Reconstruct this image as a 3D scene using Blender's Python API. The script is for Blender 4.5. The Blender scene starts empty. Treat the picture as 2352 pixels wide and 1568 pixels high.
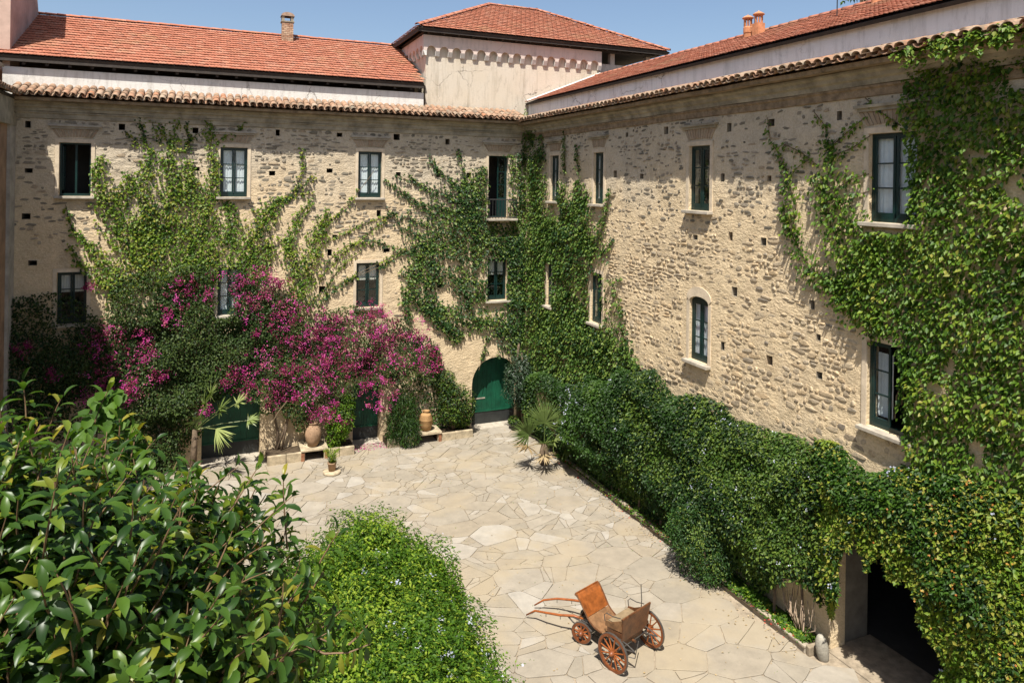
import bpy, bmesh, math, random
import numpy as np
from mathutils import Vector, Matrix

random.seed(7); rng = np.random.default_rng(11)
scene = bpy.context.scene
COL = scene.collection

# ------------------------------------------------------------------ camera, sky, sun, exposure
EYE = 10.0                                   # height of the window the picture is taken from
YAW, ROLL = math.radians(23.0), math.radians(0.793)
FPX, HZ = 1627.62, 420.49                    # focal length and horizon row, in 2352 px wide picture units
cam_d = bpy.data.cameras.new('camera'); cam = bpy.data.objects.new('camera', cam_d); COL.objects.link(cam)
cam_d.sensor_width = 36.0; cam_d.lens = 24.913; cam_d.shift_y = -0.1546
cam_d.clip_start = 0.1; cam_d.clip_end = 3000
cam.matrix_world = Matrix.Translation((0, 0, EYE)) @ Matrix.Rotation(-YAW, 4, 'Z') @ Matrix.Rotation(math.pi/2, 4, 'X') @ Matrix.Rotation(ROLL, 4, 'Z')
scene.camera = cam

LIGHT = Vector((0.30, 0.44, -1.0)).normalized()
world = bpy.data.worlds.new('World'); scene.world = world; world.use_nodes = True
wn = world.node_tree.nodes; wl = world.node_tree.links
sky = wn.new('ShaderNodeTexSky'); sky.sky_type = 'NISHITA'; sky.sun_disc = False
sky.sun_elevation = math.asin(-LIGHT.z); sky.sun_rotation = math.atan2(-LIGHT.x, -LIGHT.y)
sky.altitude = 100; sky.air_density = 1.0; sky.dust_density = 2.0; sky.ozone_density = 1.6
wn['Background'].inputs[1].default_value = 0.084
wl.new(sky.outputs[0], wn['Background'].inputs[0])
sun_d = bpy.data.lights.new('sun', 'SUN'); sun_d.energy = 5.0; sun_d.angle = math.radians(0.5); sun_d.color = (1.0, 0.955, 0.87)
sun = bpy.data.objects.new('sun', sun_d); COL.objects.link(sun); sun.rotation_euler = LIGHT.to_track_quat('-Z', 'Y').to_euler()
sun.location = (0, 0, 40)
vs = scene.view_settings; vs.view_transform = 'Standard'; vs.look = 'None'; vs.gamma = 1.0; vs.use_curve_mapping = False
vs.exposure = 0.84
scene.render.resolution_x, scene.render.resolution_y = 1024, 682

# ------------------------------------------------------------------ the place: main measures (metres)
YB = 27.02            # back wall plane
XR = 12.06            # right wall plane
XL = -5.85            # left wing plane
def gz(y): return 0.022*(27.02 - y)          # the court falls gently towards the back wall

def ray(x, y):
    u, v = (x-1176)/FPX, -(y-HZ)/FPX
    c, s = math.cos(ROLL), math.sin(ROLL); u, v = c*u - s*v, s*u + c*v
    cy, sy = math.cos(YAW), math.sin(YAW)
    return Vector((sy + u*cy, cy - u*sy, v))
def on_back(x, y, Y=YB): r = ray(x, y); return Vector((0, 0, EYE)) + r*(Y/r.y)
def on_right(x, y, X=XR): r = ray(x, y); return Vector((0, 0, EYE)) + r*(X/r.x)
def on_ground(x, y, h=0.0):
    z = .2; r = ray(x, y)
    for _ in range(8):
        p = Vector((0, 0, EYE)) + r*((z-EYE)/r.z); z = gz(p.y)+h
    return p
def at_depth(x, y, d): return Vector((0, 0, EYE)) + ray(x, y)*d

# ------------------------------------------------------------------ helpers: objects and tags
def tag(o, label=None, cat=None, group=None, kind=None):
    if label: o['label'] = label
    if cat: o['category'] = cat
    if group: o['group'] = group
    if kind: o['kind'] = kind
    return o
def empty(name, loc=(0, 0, 0), label=None, cat=None, group=None):
    o = bpy.data.objects.new(name, None); COL.objects.link(o); o.location = loc; o.empty_display_size = .2
    return tag(o, label, cat, group)
def link(name, me, mat=None, parent=None):
    o = bpy.data.objects.new(name, me); COL.objects.link(o)
    if mat is not None and not me.materials: me.materials.append(mat)
    if parent is not None:
        o.parent = parent; o.matrix_parent_inverse = parent_inv(parent)
    return o
def parent_inv(p):
    m = Matrix.Identity(4); q = p
    chain = []
    while q is not None: chain.append(q); q = q.parent
    for q in reversed(chain):
        m = m @ q.matrix_parent_inverse @ q.matrix_basis
    return m.inverted()
def mesh(name, V, F, smooth=False):
    me = bpy.data.meshes.new(name); me.from_pydata([tuple(v) for v in V], [], F); me.update()
    if smooth:
        me.polygons.foreach_set('use_smooth', [True]*len(me.polygons))
    return me
def fast_mesh(name, V, F, tint=None, smooth=False):
    """V (n,3), F (m,k) with constant k"""
    V = np.asarray(V, np.float32); F = np.asarray(F, np.int32)
    me = bpy.data.meshes.new(name); m, k = F.shape
    me.vertices.add(len(V)); me.vertices.foreach_set('co', V.ravel())
    me.loops.add(m*k); me.loops.foreach_set('vertex_index', F.ravel())
    me.polygons.add(m); me.polygons.foreach_set('loop_start', np.arange(0, m*k, k, dtype=np.int32))
    if tint is not None:
        a = me.attributes.new('tint', 'FLOAT', 'POINT'); a.data.foreach_set('value', np.asarray(tint, np.float32))
    me.update(calc_edges=True)
    if smooth: me.polygons.foreach_set('use_smooth', np.ones(m, bool))
    return me

class MB:
    """collects shapes into one mesh"""
    def __init__(s): s.v = []; s.f = []
    def add(s, V, F):
        n = len(s.v); s.v += [Vector(v) for v in V]; s.f += [[i+n for i in f] for f in F]; return s
    def box(s, lo, hi, M=None, jit=0):
        x0, y0, z0 = lo; x1, y1, z1 = hi
        V = [Vector(p) for p in [(x0,y0,z0),(x1,y0,z0),(x1,y1,z0),(x0,y1,z0),(x0,y0,z1),(x1,y0,z1),(x1,y1,z1),(x0,y1,z1)]]
        if jit: V = [v+Vector((random.uniform(-jit, jit), random.uniform(-jit, jit), random.uniform(-jit, jit))) for v in V]
        if M is not None: V = [M @ v for v in V]
        return s.add(V, [(0,3,2,1),(4,5,6,7),(0,1,5,4),(1,2,6,5),(2,3,7,6),(3,0,4,7)])
    def tube(s, pts, r, n=6, cap=True):
        pts = [Vector(p) for p in pts]; rs = r if isinstance(r, (list, tuple)) else [r]*len(pts)
        V = []; up = Vector((0, 0, 1))
        for i, p in enumerate(pts):
            d = (pts[min(i+1, len(pts)-1)] - pts[max(i-1, 0)])
            if d.length < 1e-9: d = Vector((0, 0, 1))
            d.normalize()
            a = d.cross(up if abs(d.z) < .95 else Vector((1, 0, 0))).normalized(); b = a.cross(d)
            for k in range(n):
                t = 2*math.pi*k/n; V.append(p + (a*math.cos(t) + b*math.sin(t))*rs[i])
        F = []
        for i in range(len(pts)-1):
            for k in range(n):
                k2 = (k+1) % n; F.append((i*n+k, i*n+k2, (i+1)*n+k2, (i+1)*n+k))
        if cap: F += [tuple(range(n))[::-1], tuple(range((len(pts)-1)*n, len(pts)*n))]
        return s.add(V, F)
    def lathe(s, prof, c=(0, 0, 0), n=20, cap=True, M=None):
        V = []; c = Vector(c)
        for r, z in prof:
            for k in range(n):
                t = 2*math.pi*k/n; p = Vector((r*math.cos(t), r*math.sin(t), z)); V.append((M @ p if M else p) + c)
        F = [(i*n+k, i*n+(k+1) % n, (i+1)*n+(k+1) % n, (i+1)*n+k) for i in range(len(prof)-1) for k in range(n)]
        if cap: F += [tuple(range(n))[::-1], tuple(range((len(prof)-1)*n, len(prof)*n))]
        return s.add(V, F)
    def build(s, name, mat, parent=None, smooth=False, bevel=0):
        me = mesh(name, s.v, s.f, smooth)
        o = link(name, me, mat, parent)
        if bevel:
            b = o.modifiers.new('bevel', 'BEVEL'); b.width = bevel; b.segments = 2; b.limit_method = 'ANGLE'
        return o

def vnoise(P, seed=0):
    """value noise in numpy, P (n,3) -> 0..1"""
    P = np.asarray(P, np.float64); i = np.floor(P).astype(np.int64); f = P - i; f = f*f*(3-2*f)
    def h(a, b, c):
        n = (a*374761393 + b*668265263 + c*2147483647 + seed*144665) & 0xffffffff
        n = ((n ^ (n >> 13))*1274126177) & 0xffffffff
        n = ((n ^ (n >> 16))*2246822519) & 0xffffffff
        return ((n >> 8) & 0xffff)/65535.0
    r = 0
    for a in (0, 1):
        for b in (0, 1):
            for c in (0, 1):
                w = (f[:, 0] if a else 1-f[:, 0])*(f[:, 1] if b else 1-f[:, 1])*(f[:, 2] if c else 1-f[:, 2])
                r = r + w*h(i[:, 0]+a, i[:, 1]+b, i[:, 2]+c)
    return r

# ------------------------------------------------------------------ helpers: materials
def new_mat(name):
    m = bpy.data.materials.new(name); m.use_nodes = True; nt = m.node_tree
    return m, nt.nodes, nt.links, nt.nodes['Principled BSDF']
def N(nodes, typ, **kw):
    n = nodes.new(typ)
    for k, v in kw.items(): setattr(n, k, v)
    return n
def ramp(nodes, stops):
    r = nodes.new('ShaderNodeValToRGB'); e = r.color_ramp.elements
    e[0].position, e[0].color = stops[0][0], (*stops[0][1], 1)
    e[1].position, e[1].color = stops[-1][0], (*stops[-1][1], 1)
    for p, c in stops[1:-1]:
        x = e.new(p); x.color = (*c, 1)
    return r
def noise(nodes, links, scale, detail=5, rough=.6, vec=None, dist=0):
    n = nodes.new('ShaderNodeTexNoise'); n.inputs['Scale'].default_value = scale; n.inputs['Detail'].default_value = detail
    n.inputs['Roughness'].default_value = rough; n.inputs['Distortion'].default_value = dist
    if vec is None:
        g = nodes.get('geo_pos') or nodes.new('ShaderNodeNewGeometry'); g.name = 'geo_pos'; vec = g.outputs['Position']
    links.new(vec, n.inputs['Vector']); return n
def mixc(nodes, links, fac, a, b, blend='MIX'):
    m = nodes.new('ShaderNodeMix'); m.data_type = 'RGBA'; m.blend_type = blend
    def put(v, i):
        if hasattr(v, 'is_output') or hasattr(v, 'links'): links.new(v, m.inputs[i])
        else: m.inputs[i].default_value = v if isinstance(v, float) or isinstance(v, int) else (*v, 1)
    put(fac, 0); put(a, 6); put(b, 7)
    return m.outputs[2]
def math_n(nodes, links, op, a, b=None, clamp=False):
    m = nodes.new('ShaderNodeMath'); m.operation = op; m.use_clamp = clamp
    for i, v in enumerate((a, b)):
        if v is None: continue
        if isinstance(v, (int, float)): m.inputs[i].default_value = v
        else: links.new(v, m.inputs[i])
    return m.outputs[0]
def bump(nodes, links, bsdf, height, strength=.5, dist=.02):
    b = nodes.new('ShaderNodeBump'); b.inputs['Strength'].default_value = strength; b.inputs['Distance'].default_value = dist
    links.new(height, b.inputs['Height']); links.new(b.outputs[0], bsdf.inputs['Normal']); return b

def m_plain(name, c, rough=.7, var=.25, scale=6, bmp=.3, bdist=.01, metal=0, spec=None):
    m, n, l, b = new_mat(name)
    t = noise(n, l, scale, 6, .65); hi = tuple(min(1, x*(1+var)) for x in c); lo = tuple(x*(1-var) for x in c)
    r = ramp(n, [(.3, lo), (.7, hi)]); l.new(t.outputs['Fac'], r.inputs[0]); l.new(r.outputs[0], b.inputs['Base Color'])
    b.inputs['Roughness'].default_value = rough; b.inputs['Metallic'].default_value = metal
    if spec is not None: b.inputs['Specular IOR Level'].default_value = spec
    if bmp:
        t2 = noise(n, l, scale*6, 4, .6); bump(n, l, b, t2.outputs['Fac'], bmp, bdist)
    return m
def tint_value(n, l):
    a = N(n, 'ShaderNodeAttribute', attribute_name='tint'); o = n.new('ShaderNodeObjectInfo')
    s = math_n(n, l, 'ADD', a.outputs['Fac'], o.outputs['Random']); return math_n(n, l, 'FRACT', s)
def m_pieces(name, stops, rough=.85, nscale=14, namt=.35, bmp=.5, bdist=.012, spec=.3, patch=None):
    """pieces whose colour differs from one to the next (stones, tiles)"""
    m, n, l, b = new_mat(name)
    r = ramp(n, stops); l.new(tint_value(n, l), r.inputs[0])
    t = noise(n, l, nscale, 6, .7)
    v = ramp(n, [(.25, (1-namt,)*3), (.75, (1+namt*.4,)*3)]); l.new(t.outputs['Fac'], v.inputs[0])
    c = mixc(n, l, 1.0, r.outputs[0], v.outputs[0], 'MULTIPLY')
    if patch:
        pn = noise(n, l, patch[0], 4, .6); pr = ramp(n, [(patch[1], (0, 0, 0)), (patch[1]+.12, (1, 1, 1))]); l.new(pn.outputs['Fac'], pr.inputs[0])
        f = math_n(n, l, 'MULTIPLY', pr.outputs[0], patch[3]); c = mixc(n, l, f, c, patch[2])
    l.new(c, b.inputs['Base Color']); b.inputs['Roughness'].default_value = rough; b.inputs['Specular IOR Level'].default_value = spec
    t2 = noise(n, l, nscale*3, 5, .65); bump(n, l, b, t2.outputs['Fac'], bmp, bdist)
    return m
def m_leaf(name, stops, rough=.45, trans=.35, spec=.4, transcol=None):
    m, n, l, b = new_mat(name)
    r = ramp(n, stops); l.new(tint_value(n, l), r.inputs[0])
    g = n.new('ShaderNodeNewGeometry')
    under = mixc(n, l, 1.0, r.outputs[0], (1.25, 1.2, 1.3), 'MULTIPLY')
    c = mixc(n, l, g.outputs['Backfacing'], r.outputs[0], under)
    l.new(c, b.inputs['Base Color']); b.inputs['Roughness'].default_value = rough; b.inputs['Specular IOR Level'].default_value = spec
    tr = n.new('ShaderNodeBsdfTranslucent'); tc = mixc(n, l, 1.0, c, transcol or (1.7, 1.9, .7), 'MULTIPLY'); l.new(tc, tr.inputs['Color'])
    mx = n.new('ShaderNodeMixShader'); mx.inputs[0].default_value = trans
    l.new(b.outputs[0], mx.inputs[1]); l.new(tr.outputs[0], mx.inputs[2]); l.new(mx.outputs[0], n['Material Output'].inputs['Surface'])
    return m
def m_rubble(name, sand, grey, zone):
    """lime mortar and plaster of the rubble walls: colour patches, grit and fine relief"""
    m, n, l, b = new_mat(name)
    big = noise(n, l, .35, 4, .6); mid = noise(n, l, 2.6, 6, .7); fine = noise(n, l, 22, 5, .7)
    sep = n.new('ShaderNodeSeparateXYZ'); l.new(n['geo_pos'].outputs['Position'], sep.inputs[0])
    wob = math_n(n, l, 'MULTIPLY', big.outputs['Fac'], 5.0)
    zz = math_n(n, l, 'ADD', sep.outputs['Z'], wob)
    mr = n.new('ShaderNodeMapRange'); mr.inputs['To Max'].default_value = .75; mr.inputs['From Min'].default_value = zone[0]+2.5; mr.inputs['From Max'].default_value = zone[1]+2.5; l.new(zz, mr.inputs['Value'])
    c = mixc(n, l, mr.outputs[0], sand, grey)
    v = ramp(n, [(.25, (.80, .78, .75)), (.5, (1, 1, 1)), (.75, (1.10, 1.08, 1.05))]); l.new(mid.outputs['Fac'], v.inputs[0])
    c = mixc(n, l, 1.0, c, v.outputs[0], 'MULTIPLY')
    v2 = ramp(n, [(.3, (.80, .78, .75)), (.6, (1.04, 1.04, 1.04))]); l.new(fine.outputs['Fac'], v2.inputs[0])
    c = mixc(n, l, 1.0, c, v2.outputs[0], 'MULTIPLY')
    # grey water stains that run down
    mp = n.new('ShaderNodeMapping'); mp.inputs['Scale'].default_value = (1.1, 1.1, .12); l.new(n['geo_pos'].outputs['Position'], mp.inputs['Vector'])
    st = noise(n, l, 1.3, 5, .65, mp.outputs[0]); sr = ramp(n, [(.54, (0, 0, 0)), (.76, (.32, .32, .32))]); l.new(st.outputs['Fac'], sr.inputs[0])
    c = mixc(n, l, sr.outputs[0], c, (.22, .205, .17))
    l.new(c, b.inputs['Base Color']); b.inputs['Roughness'].default_value = .95; b.inputs['Specular IOR Level'].default_value = .1
    # rubble relief: bedded lumps of stone under the mortar
    mp2 = n.new('ShaderNodeMapping'); mp2.inputs['Scale'].default_value = (1, 1, 1.9); l.new(n['geo_pos'].outputs['Position'], mp2.inputs['Vector'])
    l1 = noise(n, l, 4.2, 3, .55, mp2.outputs[0], .6); l2 = noise(n, l, 9.5, 4, .6, mp2.outputs[0], .4)
    rd = ramp(n, [(.35, (0, 0, 0)), (.62, (1, 1, 1))]); l.new(l2.outputs['Fac'], rd.inputs[0])
    h1 = math_n(n, l, 'MULTIPLY', l1.outputs['Fac'], .9); h2 = math_n(n, l, 'MULTIPLY', rd.outputs[0], .34)
    h3 = math_n(n, l, 'MULTIPLY', fine.outputs['Fac'], .42)
    h = math_n(n, l, 'ADD', math_n(n, l, 'ADD', h1, h2), h3)
    bump(n, l, b, h, .6, .05)
    return m

def to_px(P):
    d = Vector(P) - Vector((0, 0, EYE)); cy, sy = math.cos(YAW), math.sin(YAW)
    f = max(.01, d.x*sy + d.y*cy); u = (d.x*cy - d.y*sy)/f; v = d.z/f
    c, s = math.cos(-ROLL), math.sin(-ROLL); u, v = c*u - s*v, s*u + c*v
    return 1176+u*FPX, HZ-v*FPX, f
def tri(V, F):
    T = []
    for f in F:
        for k in range(1, len(f)-1): T.append((f[0], f[k], f[k+1]))
    return np.array([tuple(v) for v in V], np.float64), np.array(T, np.int64)
def pieces(parent, name, variants, mat, placed, limit=300, stuff=None, smooth=False):
    """placed: (variant, matrix, weight); the heaviest become objects of their own that share mesh data, the rest one joined part"""
    vm = []
    for i, (V, T) in enumerate(variants):
        me = fast_mesh(name, V, T, smooth=smooth); me.materials.append(mat); vm.append(me)
    placed = sorted(placed, key=lambda p: -p[2]); inv = parent_inv(parent)
    for k, M, w in placed[:limit]:
        o = bpy.data.objects.new(name, vm[k]); COL.objects.link(o); o.parent = parent; o.matrix_parent_inverse = inv; o.matrix_basis = M
    rest = placed[limit:]
    if rest:
        VV, FF, TT, n = [], [], [], 0
        for k, M, w in rest:
            V, T = variants[k]; A = np.array(M)
            VV.append(V @ A[:3, :3].T + A[:3, 3]); FF.append(T+n); n += len(V); TT.append(np.full(len(V), random.random()))
        o = link(stuff or name+'s', fast_mesh(name+'s', np.concatenate(VV), np.concatenate(FF), np.concatenate(TT), smooth), mat, parent); o['kind'] = 'stuff'
    return

# ------------------------------------------------------------------ materials
M = {}
M['wall_back'] = m_rubble('rubble_wall_sand', (.59, .465, .305), (.46, .405, .32), (8.6, 11.0))
M['wall_right'] = m_rubble('rubble_wall_ochre', (.63, .50, .325), (.49, .435, .345), (9.2, 11.2))
M['stone'] = m_pieces('rubble_stone', [(0, (.30, .235, .16)), (.2, (.47, .375, .255)), (.5, (.56, .45, .305)), (.72, (.57, .42, .25)), (.92, (.50, .41, .29)), (1, (.24, .20, .155))], .9, 9, .5, .7, .02, .2)
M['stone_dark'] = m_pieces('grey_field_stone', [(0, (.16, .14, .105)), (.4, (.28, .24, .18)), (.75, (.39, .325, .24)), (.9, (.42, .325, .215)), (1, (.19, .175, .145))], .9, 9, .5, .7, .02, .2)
M['surround'] = m_plain('lime_plaster_surround', (.54, .445, .325), .92, .22, 3.5, .5, .012, spec=.1)
M['cornice'] = m_plain('weathered_cornice_plaster', (.30, .26, .19), .92, .45, 2.2, .7, .02, spec=.1)
M['brick_band'] = m_plain('old_brick_band', (.25, .185, .12), .92, .45, 5, .8, .02, spec=.1)
M['sill'] = m_plain('worn_stone_sill', (.35, .31, .25), .8, .3, 4, .4, .01, spec=.2)
TILE = [(0, (.35, .13, .08)), (.3, (.41, .16, .10)), (.6, (.39, .145, .088)), (.9, (.44, .20, .13)), (1, (.34, .14, .095))]
M['roof_tile'] = m_pieces('flat_clay_roof_tile', TILE, .88, 5, .4, .4, .008, .15, patch=(.7, .55, (.33, .19, .11), .55))
BAR = [(0, (.28, .17, .11)), (.2, (.37, .24, .16)), (.45, (.34, .20, .125)), (.7, (.38, .285, .205)), (.88, (.38, .175, .095)), (1, (.22, .17, .125))]
M['barrel_tile'] = m_pieces('barrel_clay_tile', BAR, .9, 12, .45, .5, .012, .15, patch=(5, .50, (.17, .15, .11), .75))
M['timber'] = m_plain('dark_timber', (.035, .026, .02), .8, .4, 5, .3)
M['green'] = m_plain('dark_green_paint', (.004, .021, .019), .35, .35, 3, .1, .004, spec=.5)
M['door_green'] = m_plain('green_door_paint', (.004, .060, .030), .55, .5, 1.6, .35, .01, spec=.35)
M['door_dark'] = m_plain('black_door_foot', (.018, .02, .019), .6, .5, 3, .35, .01)
M['iron'] = m_plain('wrought_iron', (.02, .02, .02), .5, .3, 20, .2, .003)
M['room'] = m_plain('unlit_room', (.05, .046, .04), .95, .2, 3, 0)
M['curtain'] = m_plain('white_curtain', (.78, .78, .76), .9, .06, 9, .3, .02, spec=.1)
M['blind'] = m_plain('cream_blind', (.62, .58, .50), .9, .06, 6, .1, .01, spec=.1)
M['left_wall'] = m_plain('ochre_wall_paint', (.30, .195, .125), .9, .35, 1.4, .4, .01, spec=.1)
M['left_stone'] = m_plain('grey_plaster', (.34, .31, .26), .9, .3, 2.2, .5, .012, spec=.1)
M['pink'] = m_plain('pink_plaster', (.44, .31, .255), .9, .25, 1.2, .35, .01, spec=.1)
def m_glass():
    m, n, l, b = new_mat('window_glass'); n.remove(b)
    lw = n.new('ShaderNodeLayerWeight'); fr = n.new('ShaderNodeMapRange'); fr.inputs['To Min'].default_value = .05; fr.inputs['To Max'].default_value = .8
    l.new(math_n(n, l, 'POWER', lw.outputs['Facing'], 4.0), fr.inputs['Value'])
    gl = n.new('ShaderNodeBsdfGlossy'); gl.inputs['Roughness'].default_value = .02; gl.inputs['Color'].default_value = (.9, .95, 1, 1)
    tr = n.new('ShaderNodeBsdfTransparent'); tr.inputs[0].default_value = (.93, .96, .97, 1)
    mx = n.new('ShaderNodeMixShader'); l.new(fr.outputs[0], mx.inputs[0]); l.new(tr.outputs[0], mx.inputs[1]); l.new(gl.outputs[0], mx.inputs[2])
    l.new(mx.outputs[0], n['Material Output'].inputs['Surface']); return m
M['glass'] = m_glass()
def m_white(name, base, stain, yellow):
    """limewash: crazed and cracked, streaked by rain"""
    m, n, l, b = new_mat(name)
    a = noise(n, l, .9, 5, .65); c = mixc(n, l, a.outputs['Fac'], base, yellow)
    mp = n.new('ShaderNodeMapping'); mp.inputs['Scale'].default_value = (2.2, 2.2, .22); l.new(n['geo_pos'].outputs['Position'], mp.inputs['Vector'])
    st = noise(n, l, 2.0, 6, .7, mp.outputs[0]); sr = ramp(n, [(.5, (0, 0, 0)), (.75, (.75, .75, .75))]); l.new(st.outputs['Fac'], sr.inputs[0])
    c = mixc(n, l, sr.outputs[0], c, stain)
    mp3 = n.new('ShaderNodeMapping'); mp3.inputs['Scale'].default_value = (3.2, 3.2, .8); l.new(n['geo_pos'].outputs['Position'], mp3.inputs['Vector'])
    s3 = noise(n, l, 1.6, 5, .75, mp3.outputs[0]); r3 = ramp(n, [(.54, (0, 0, 0)), (.74, (.6, .6, .6))]); l.new(s3.outputs['Fac'], r3.inputs[0]); c = mixc(n, l, r3.outputs[0], c, tuple(x*.75 for x in stain))
    dn = noise(n, l, 3, 4, .7); add = n.new('ShaderNodeMix'); add.data_type = 'VECTOR'; add.inputs[0].default_value = .28
    l.new(n['geo_pos'].outputs['Position'], add.inputs[4]); l.new(dn.outputs['Color'], add.inputs[5])
    vo = n.new('ShaderNodeTexVoronoi'); vo.feature = 'DISTANCE_TO_EDGE'; vo.inputs['Scale'].default_value = 1.15; l.new(add.outputs[1], vo.inputs['Vector'])
    cr = ramp(n, [(.0, (1, 1, 1)), (.012, (0, 0, 0))]); l.new(vo.outputs['Distance'], cr.inputs[0])
    gate = noise(n, l, .5, 2, .5); gr = ramp(n, [(.54, (0, 0, 0)), (.62, (1, 1, 1))]); l.new(gate.outputs['Fac'], gr.inputs[0])
    f = math_n(n, l, 'MULTIPLY', cr.outputs[0], gr.outputs[0]); f = math_n(n, l, 'MULTIPLY', f, .85)
    c = mixc(n, l, f, c, (.09, .075, .06))
    l.new(c, b.inputs['Base Color']); b.inputs['Roughness'].default_value = .93; b.inputs['Specular IOR Level'].default_value = .12
    t = noise(n, l, 16, 6, .7); h = math_n(n, l, 'SUBTRACT', t.outputs['Fac'], math_n(n, l, 'MULTIPLY', f, 2.0)); bump(n, l, b, h, .5, .02)
    return m
M['white'] = m_white('limewash_white', (.68, .67, .64), (.38, .35, .31), (.58, .54, .48))
M['white_grey'] = m_white('limewash_grey', (.72, .72, .73), (.44, .43, .42), (.66, .64, .62))
M['tower'] = m_white('limewash_cream_pink', (.56, .51, .44), (.32, .27, .20), (.52, .435, .32))
M['tower_pink'] = m_white('limewash_pink', (.60, .50, .45), (.38, .31, .27), (.58, .46, .39))

# ------------------------------------------------------------------ the ground
def sheet(name, pts, mat, kind='structure'):
    o = link(name, mesh(name, pts, [tuple(range(len(pts)))]), mat); o['kind'] = kind; return o
M['earth'] = m_plain('dry_earth', (.20, .155, .10), .95, .35, .6, .6, .03, spec=.1)
M['soil'] = m_plain('garden_soil', (.075, .055, .036), .95, .45, 5, .9, .04, spec=.1)
M['joint'] = m_plain('sandy_joint', (.27, .22, .16), .95, .35, 5, .7, .015, spec=.1)
M['flag'] = m_pieces('court_flagstone', [(0, (.255, .222, .172)), (.3, (.285, .25, .20)), (.6, (.27, .228, .17)), (.85, (.30, .265, .215)), (1, (.335, .305, .26))], .88, 2.2, .26, .5, .014, .2,
                     patch=(.45, .5, (.30, .245, .165), .6))
ground = sheet('ground', [(-400, -400, -.62), (400, -400, -.62), (400, 400, -.62), (-400, 400, -.62)], M['earth'])
paving = sheet('paving', [(-6.4, -3, gz(-3)-.022), (12.6, -3, gz(-3)-.022), (12.6, 27.3, gz(27.3)-.022), (-6.4, 27.3, gz(27.3)-.022)], M['joint'])

def voronoi_flags():
    """crazy paving: one polygon for each stone"""
    pts = []; X0, X1, Y0, Y1 = -6.0, 12.0, 6.0, 26.9; AX = 1.25
    cell = {}
    def ok(x, y, r):
        i, j = int(x//1.0), int(y//1.0)
        for a in range(i-2, i+3):
            for b_ in range(j-2, j+3):
                for (px, py, pr) in cell.get((a, b_), ()):
                    if (px-x)**2 + (py-y)**2 < ((r+pr)*.40)**2: return False
        return True
    R = random.Random(5)
    for it in range(26000):
        x, y = R.uniform(X0, X1)/AX, R.uniform(Y0, Y1)
        big = vnoise(np.array([[x*.35, y*.35, 3.1]]), 4)[0] + (.18 if y < 17 else 0)
        r = (.28 + .75*max(0, big-.35)**1.0) * R.uniform(.6, 1.5)
        r = max(r, 1.05 - it/5000)                 # big slabs first, then fill
        if ok(x, y, r):
            cell.setdefault((int(x//1), int(y//1)), []).append((x, y, r)); pts.append((x, y, r))
    out = []
    for (x, y, r) in pts:
        poly = [(x-1.3, y-1.3), (x+1.3, y-1.3), (x+1.3, y+1.3), (x-1.3, y+1.3)]
        i, j = int(x//1), int(y//1); nb = []
        for a in range(i-3, i+4):
            for b_ in range(j-3, j+4):
                for q in cell.get((a, b_), ()):
                    if q[:2] != (x, y): nb.append(((q[0]-x)**2+(q[1]-y)**2, q))
        nb.sort()
        for d2, (qx, qy, qr) in nb[:26]:
            nx, ny = qx-x, qy-y; d = math.sqrt(d2); nx /= d; ny /= d
            t = (d2 + r*r*.25 - qr*qr*.25)/(2*d) - .007
            new = []
            for k in range(len(poly)):
                ax, ay = poly[k]; bx, by = poly[(k+1) % len(poly)]
                da = (ax-x)*nx+(ay-y)*ny-t; db = (bx-x)*nx+(by-y)*ny-t
                if da <= 0: new.append((ax, ay))
                if da*db < 0:
                    u = da/(da-db); new.append((ax+(bx-ax)*u, ay+(by-ay)*u))
            poly = new
            if len(poly) < 3: break
        if len(poly) < 3: continue
        poly = [(min(max(px*AX, X0), X1), min(max(py, Y0), Y1)) for px, py in poly]
        stack = [poly]                          # some stones are cracked across
        while stack:
            q = stack.pop(); n_ = len(q); cx, cy = sum(p_[0] for p_ in q)/n_, sum(p_[1] for p_ in q)/n_
            A = abs(sum(q[k][0]*q[(k+1) % n_][1]-q[(k+1) % n_][0]*q[k][1] for k in range(n_)))/2
            if A > .10 and R.random() < (.62 if cy > 16 else .42):
                a = R.uniform(0, 3.14); nx, ny = math.cos(a), math.sin(a); halves = []
                for sg_ in (1, -1):
                    new = []; off = sg_*R.uniform(-.02, .02)*0
                    for k in range(n_):
                        da = sg_*((q[k][0]-cx)*nx+(q[k][1]-cy)*ny)+.006; b2 = q[(k+1) % n_]; db = sg_*((b2[0]-cx)*nx+(b2[1]-cy)*ny)+.006
                        if da <= 0: new.append(q[k])
                        if da*db < 0: u = da/(da-db); new.append((q[k][0]+(b2[0]-q[k][0])*u, q[k][1]+(b2[1]-q[k][1])*u))
                    if len(new) > 2: halves.append(new)
                stack += halves
            else: out.append((cx, cy, q))
    return out
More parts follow.
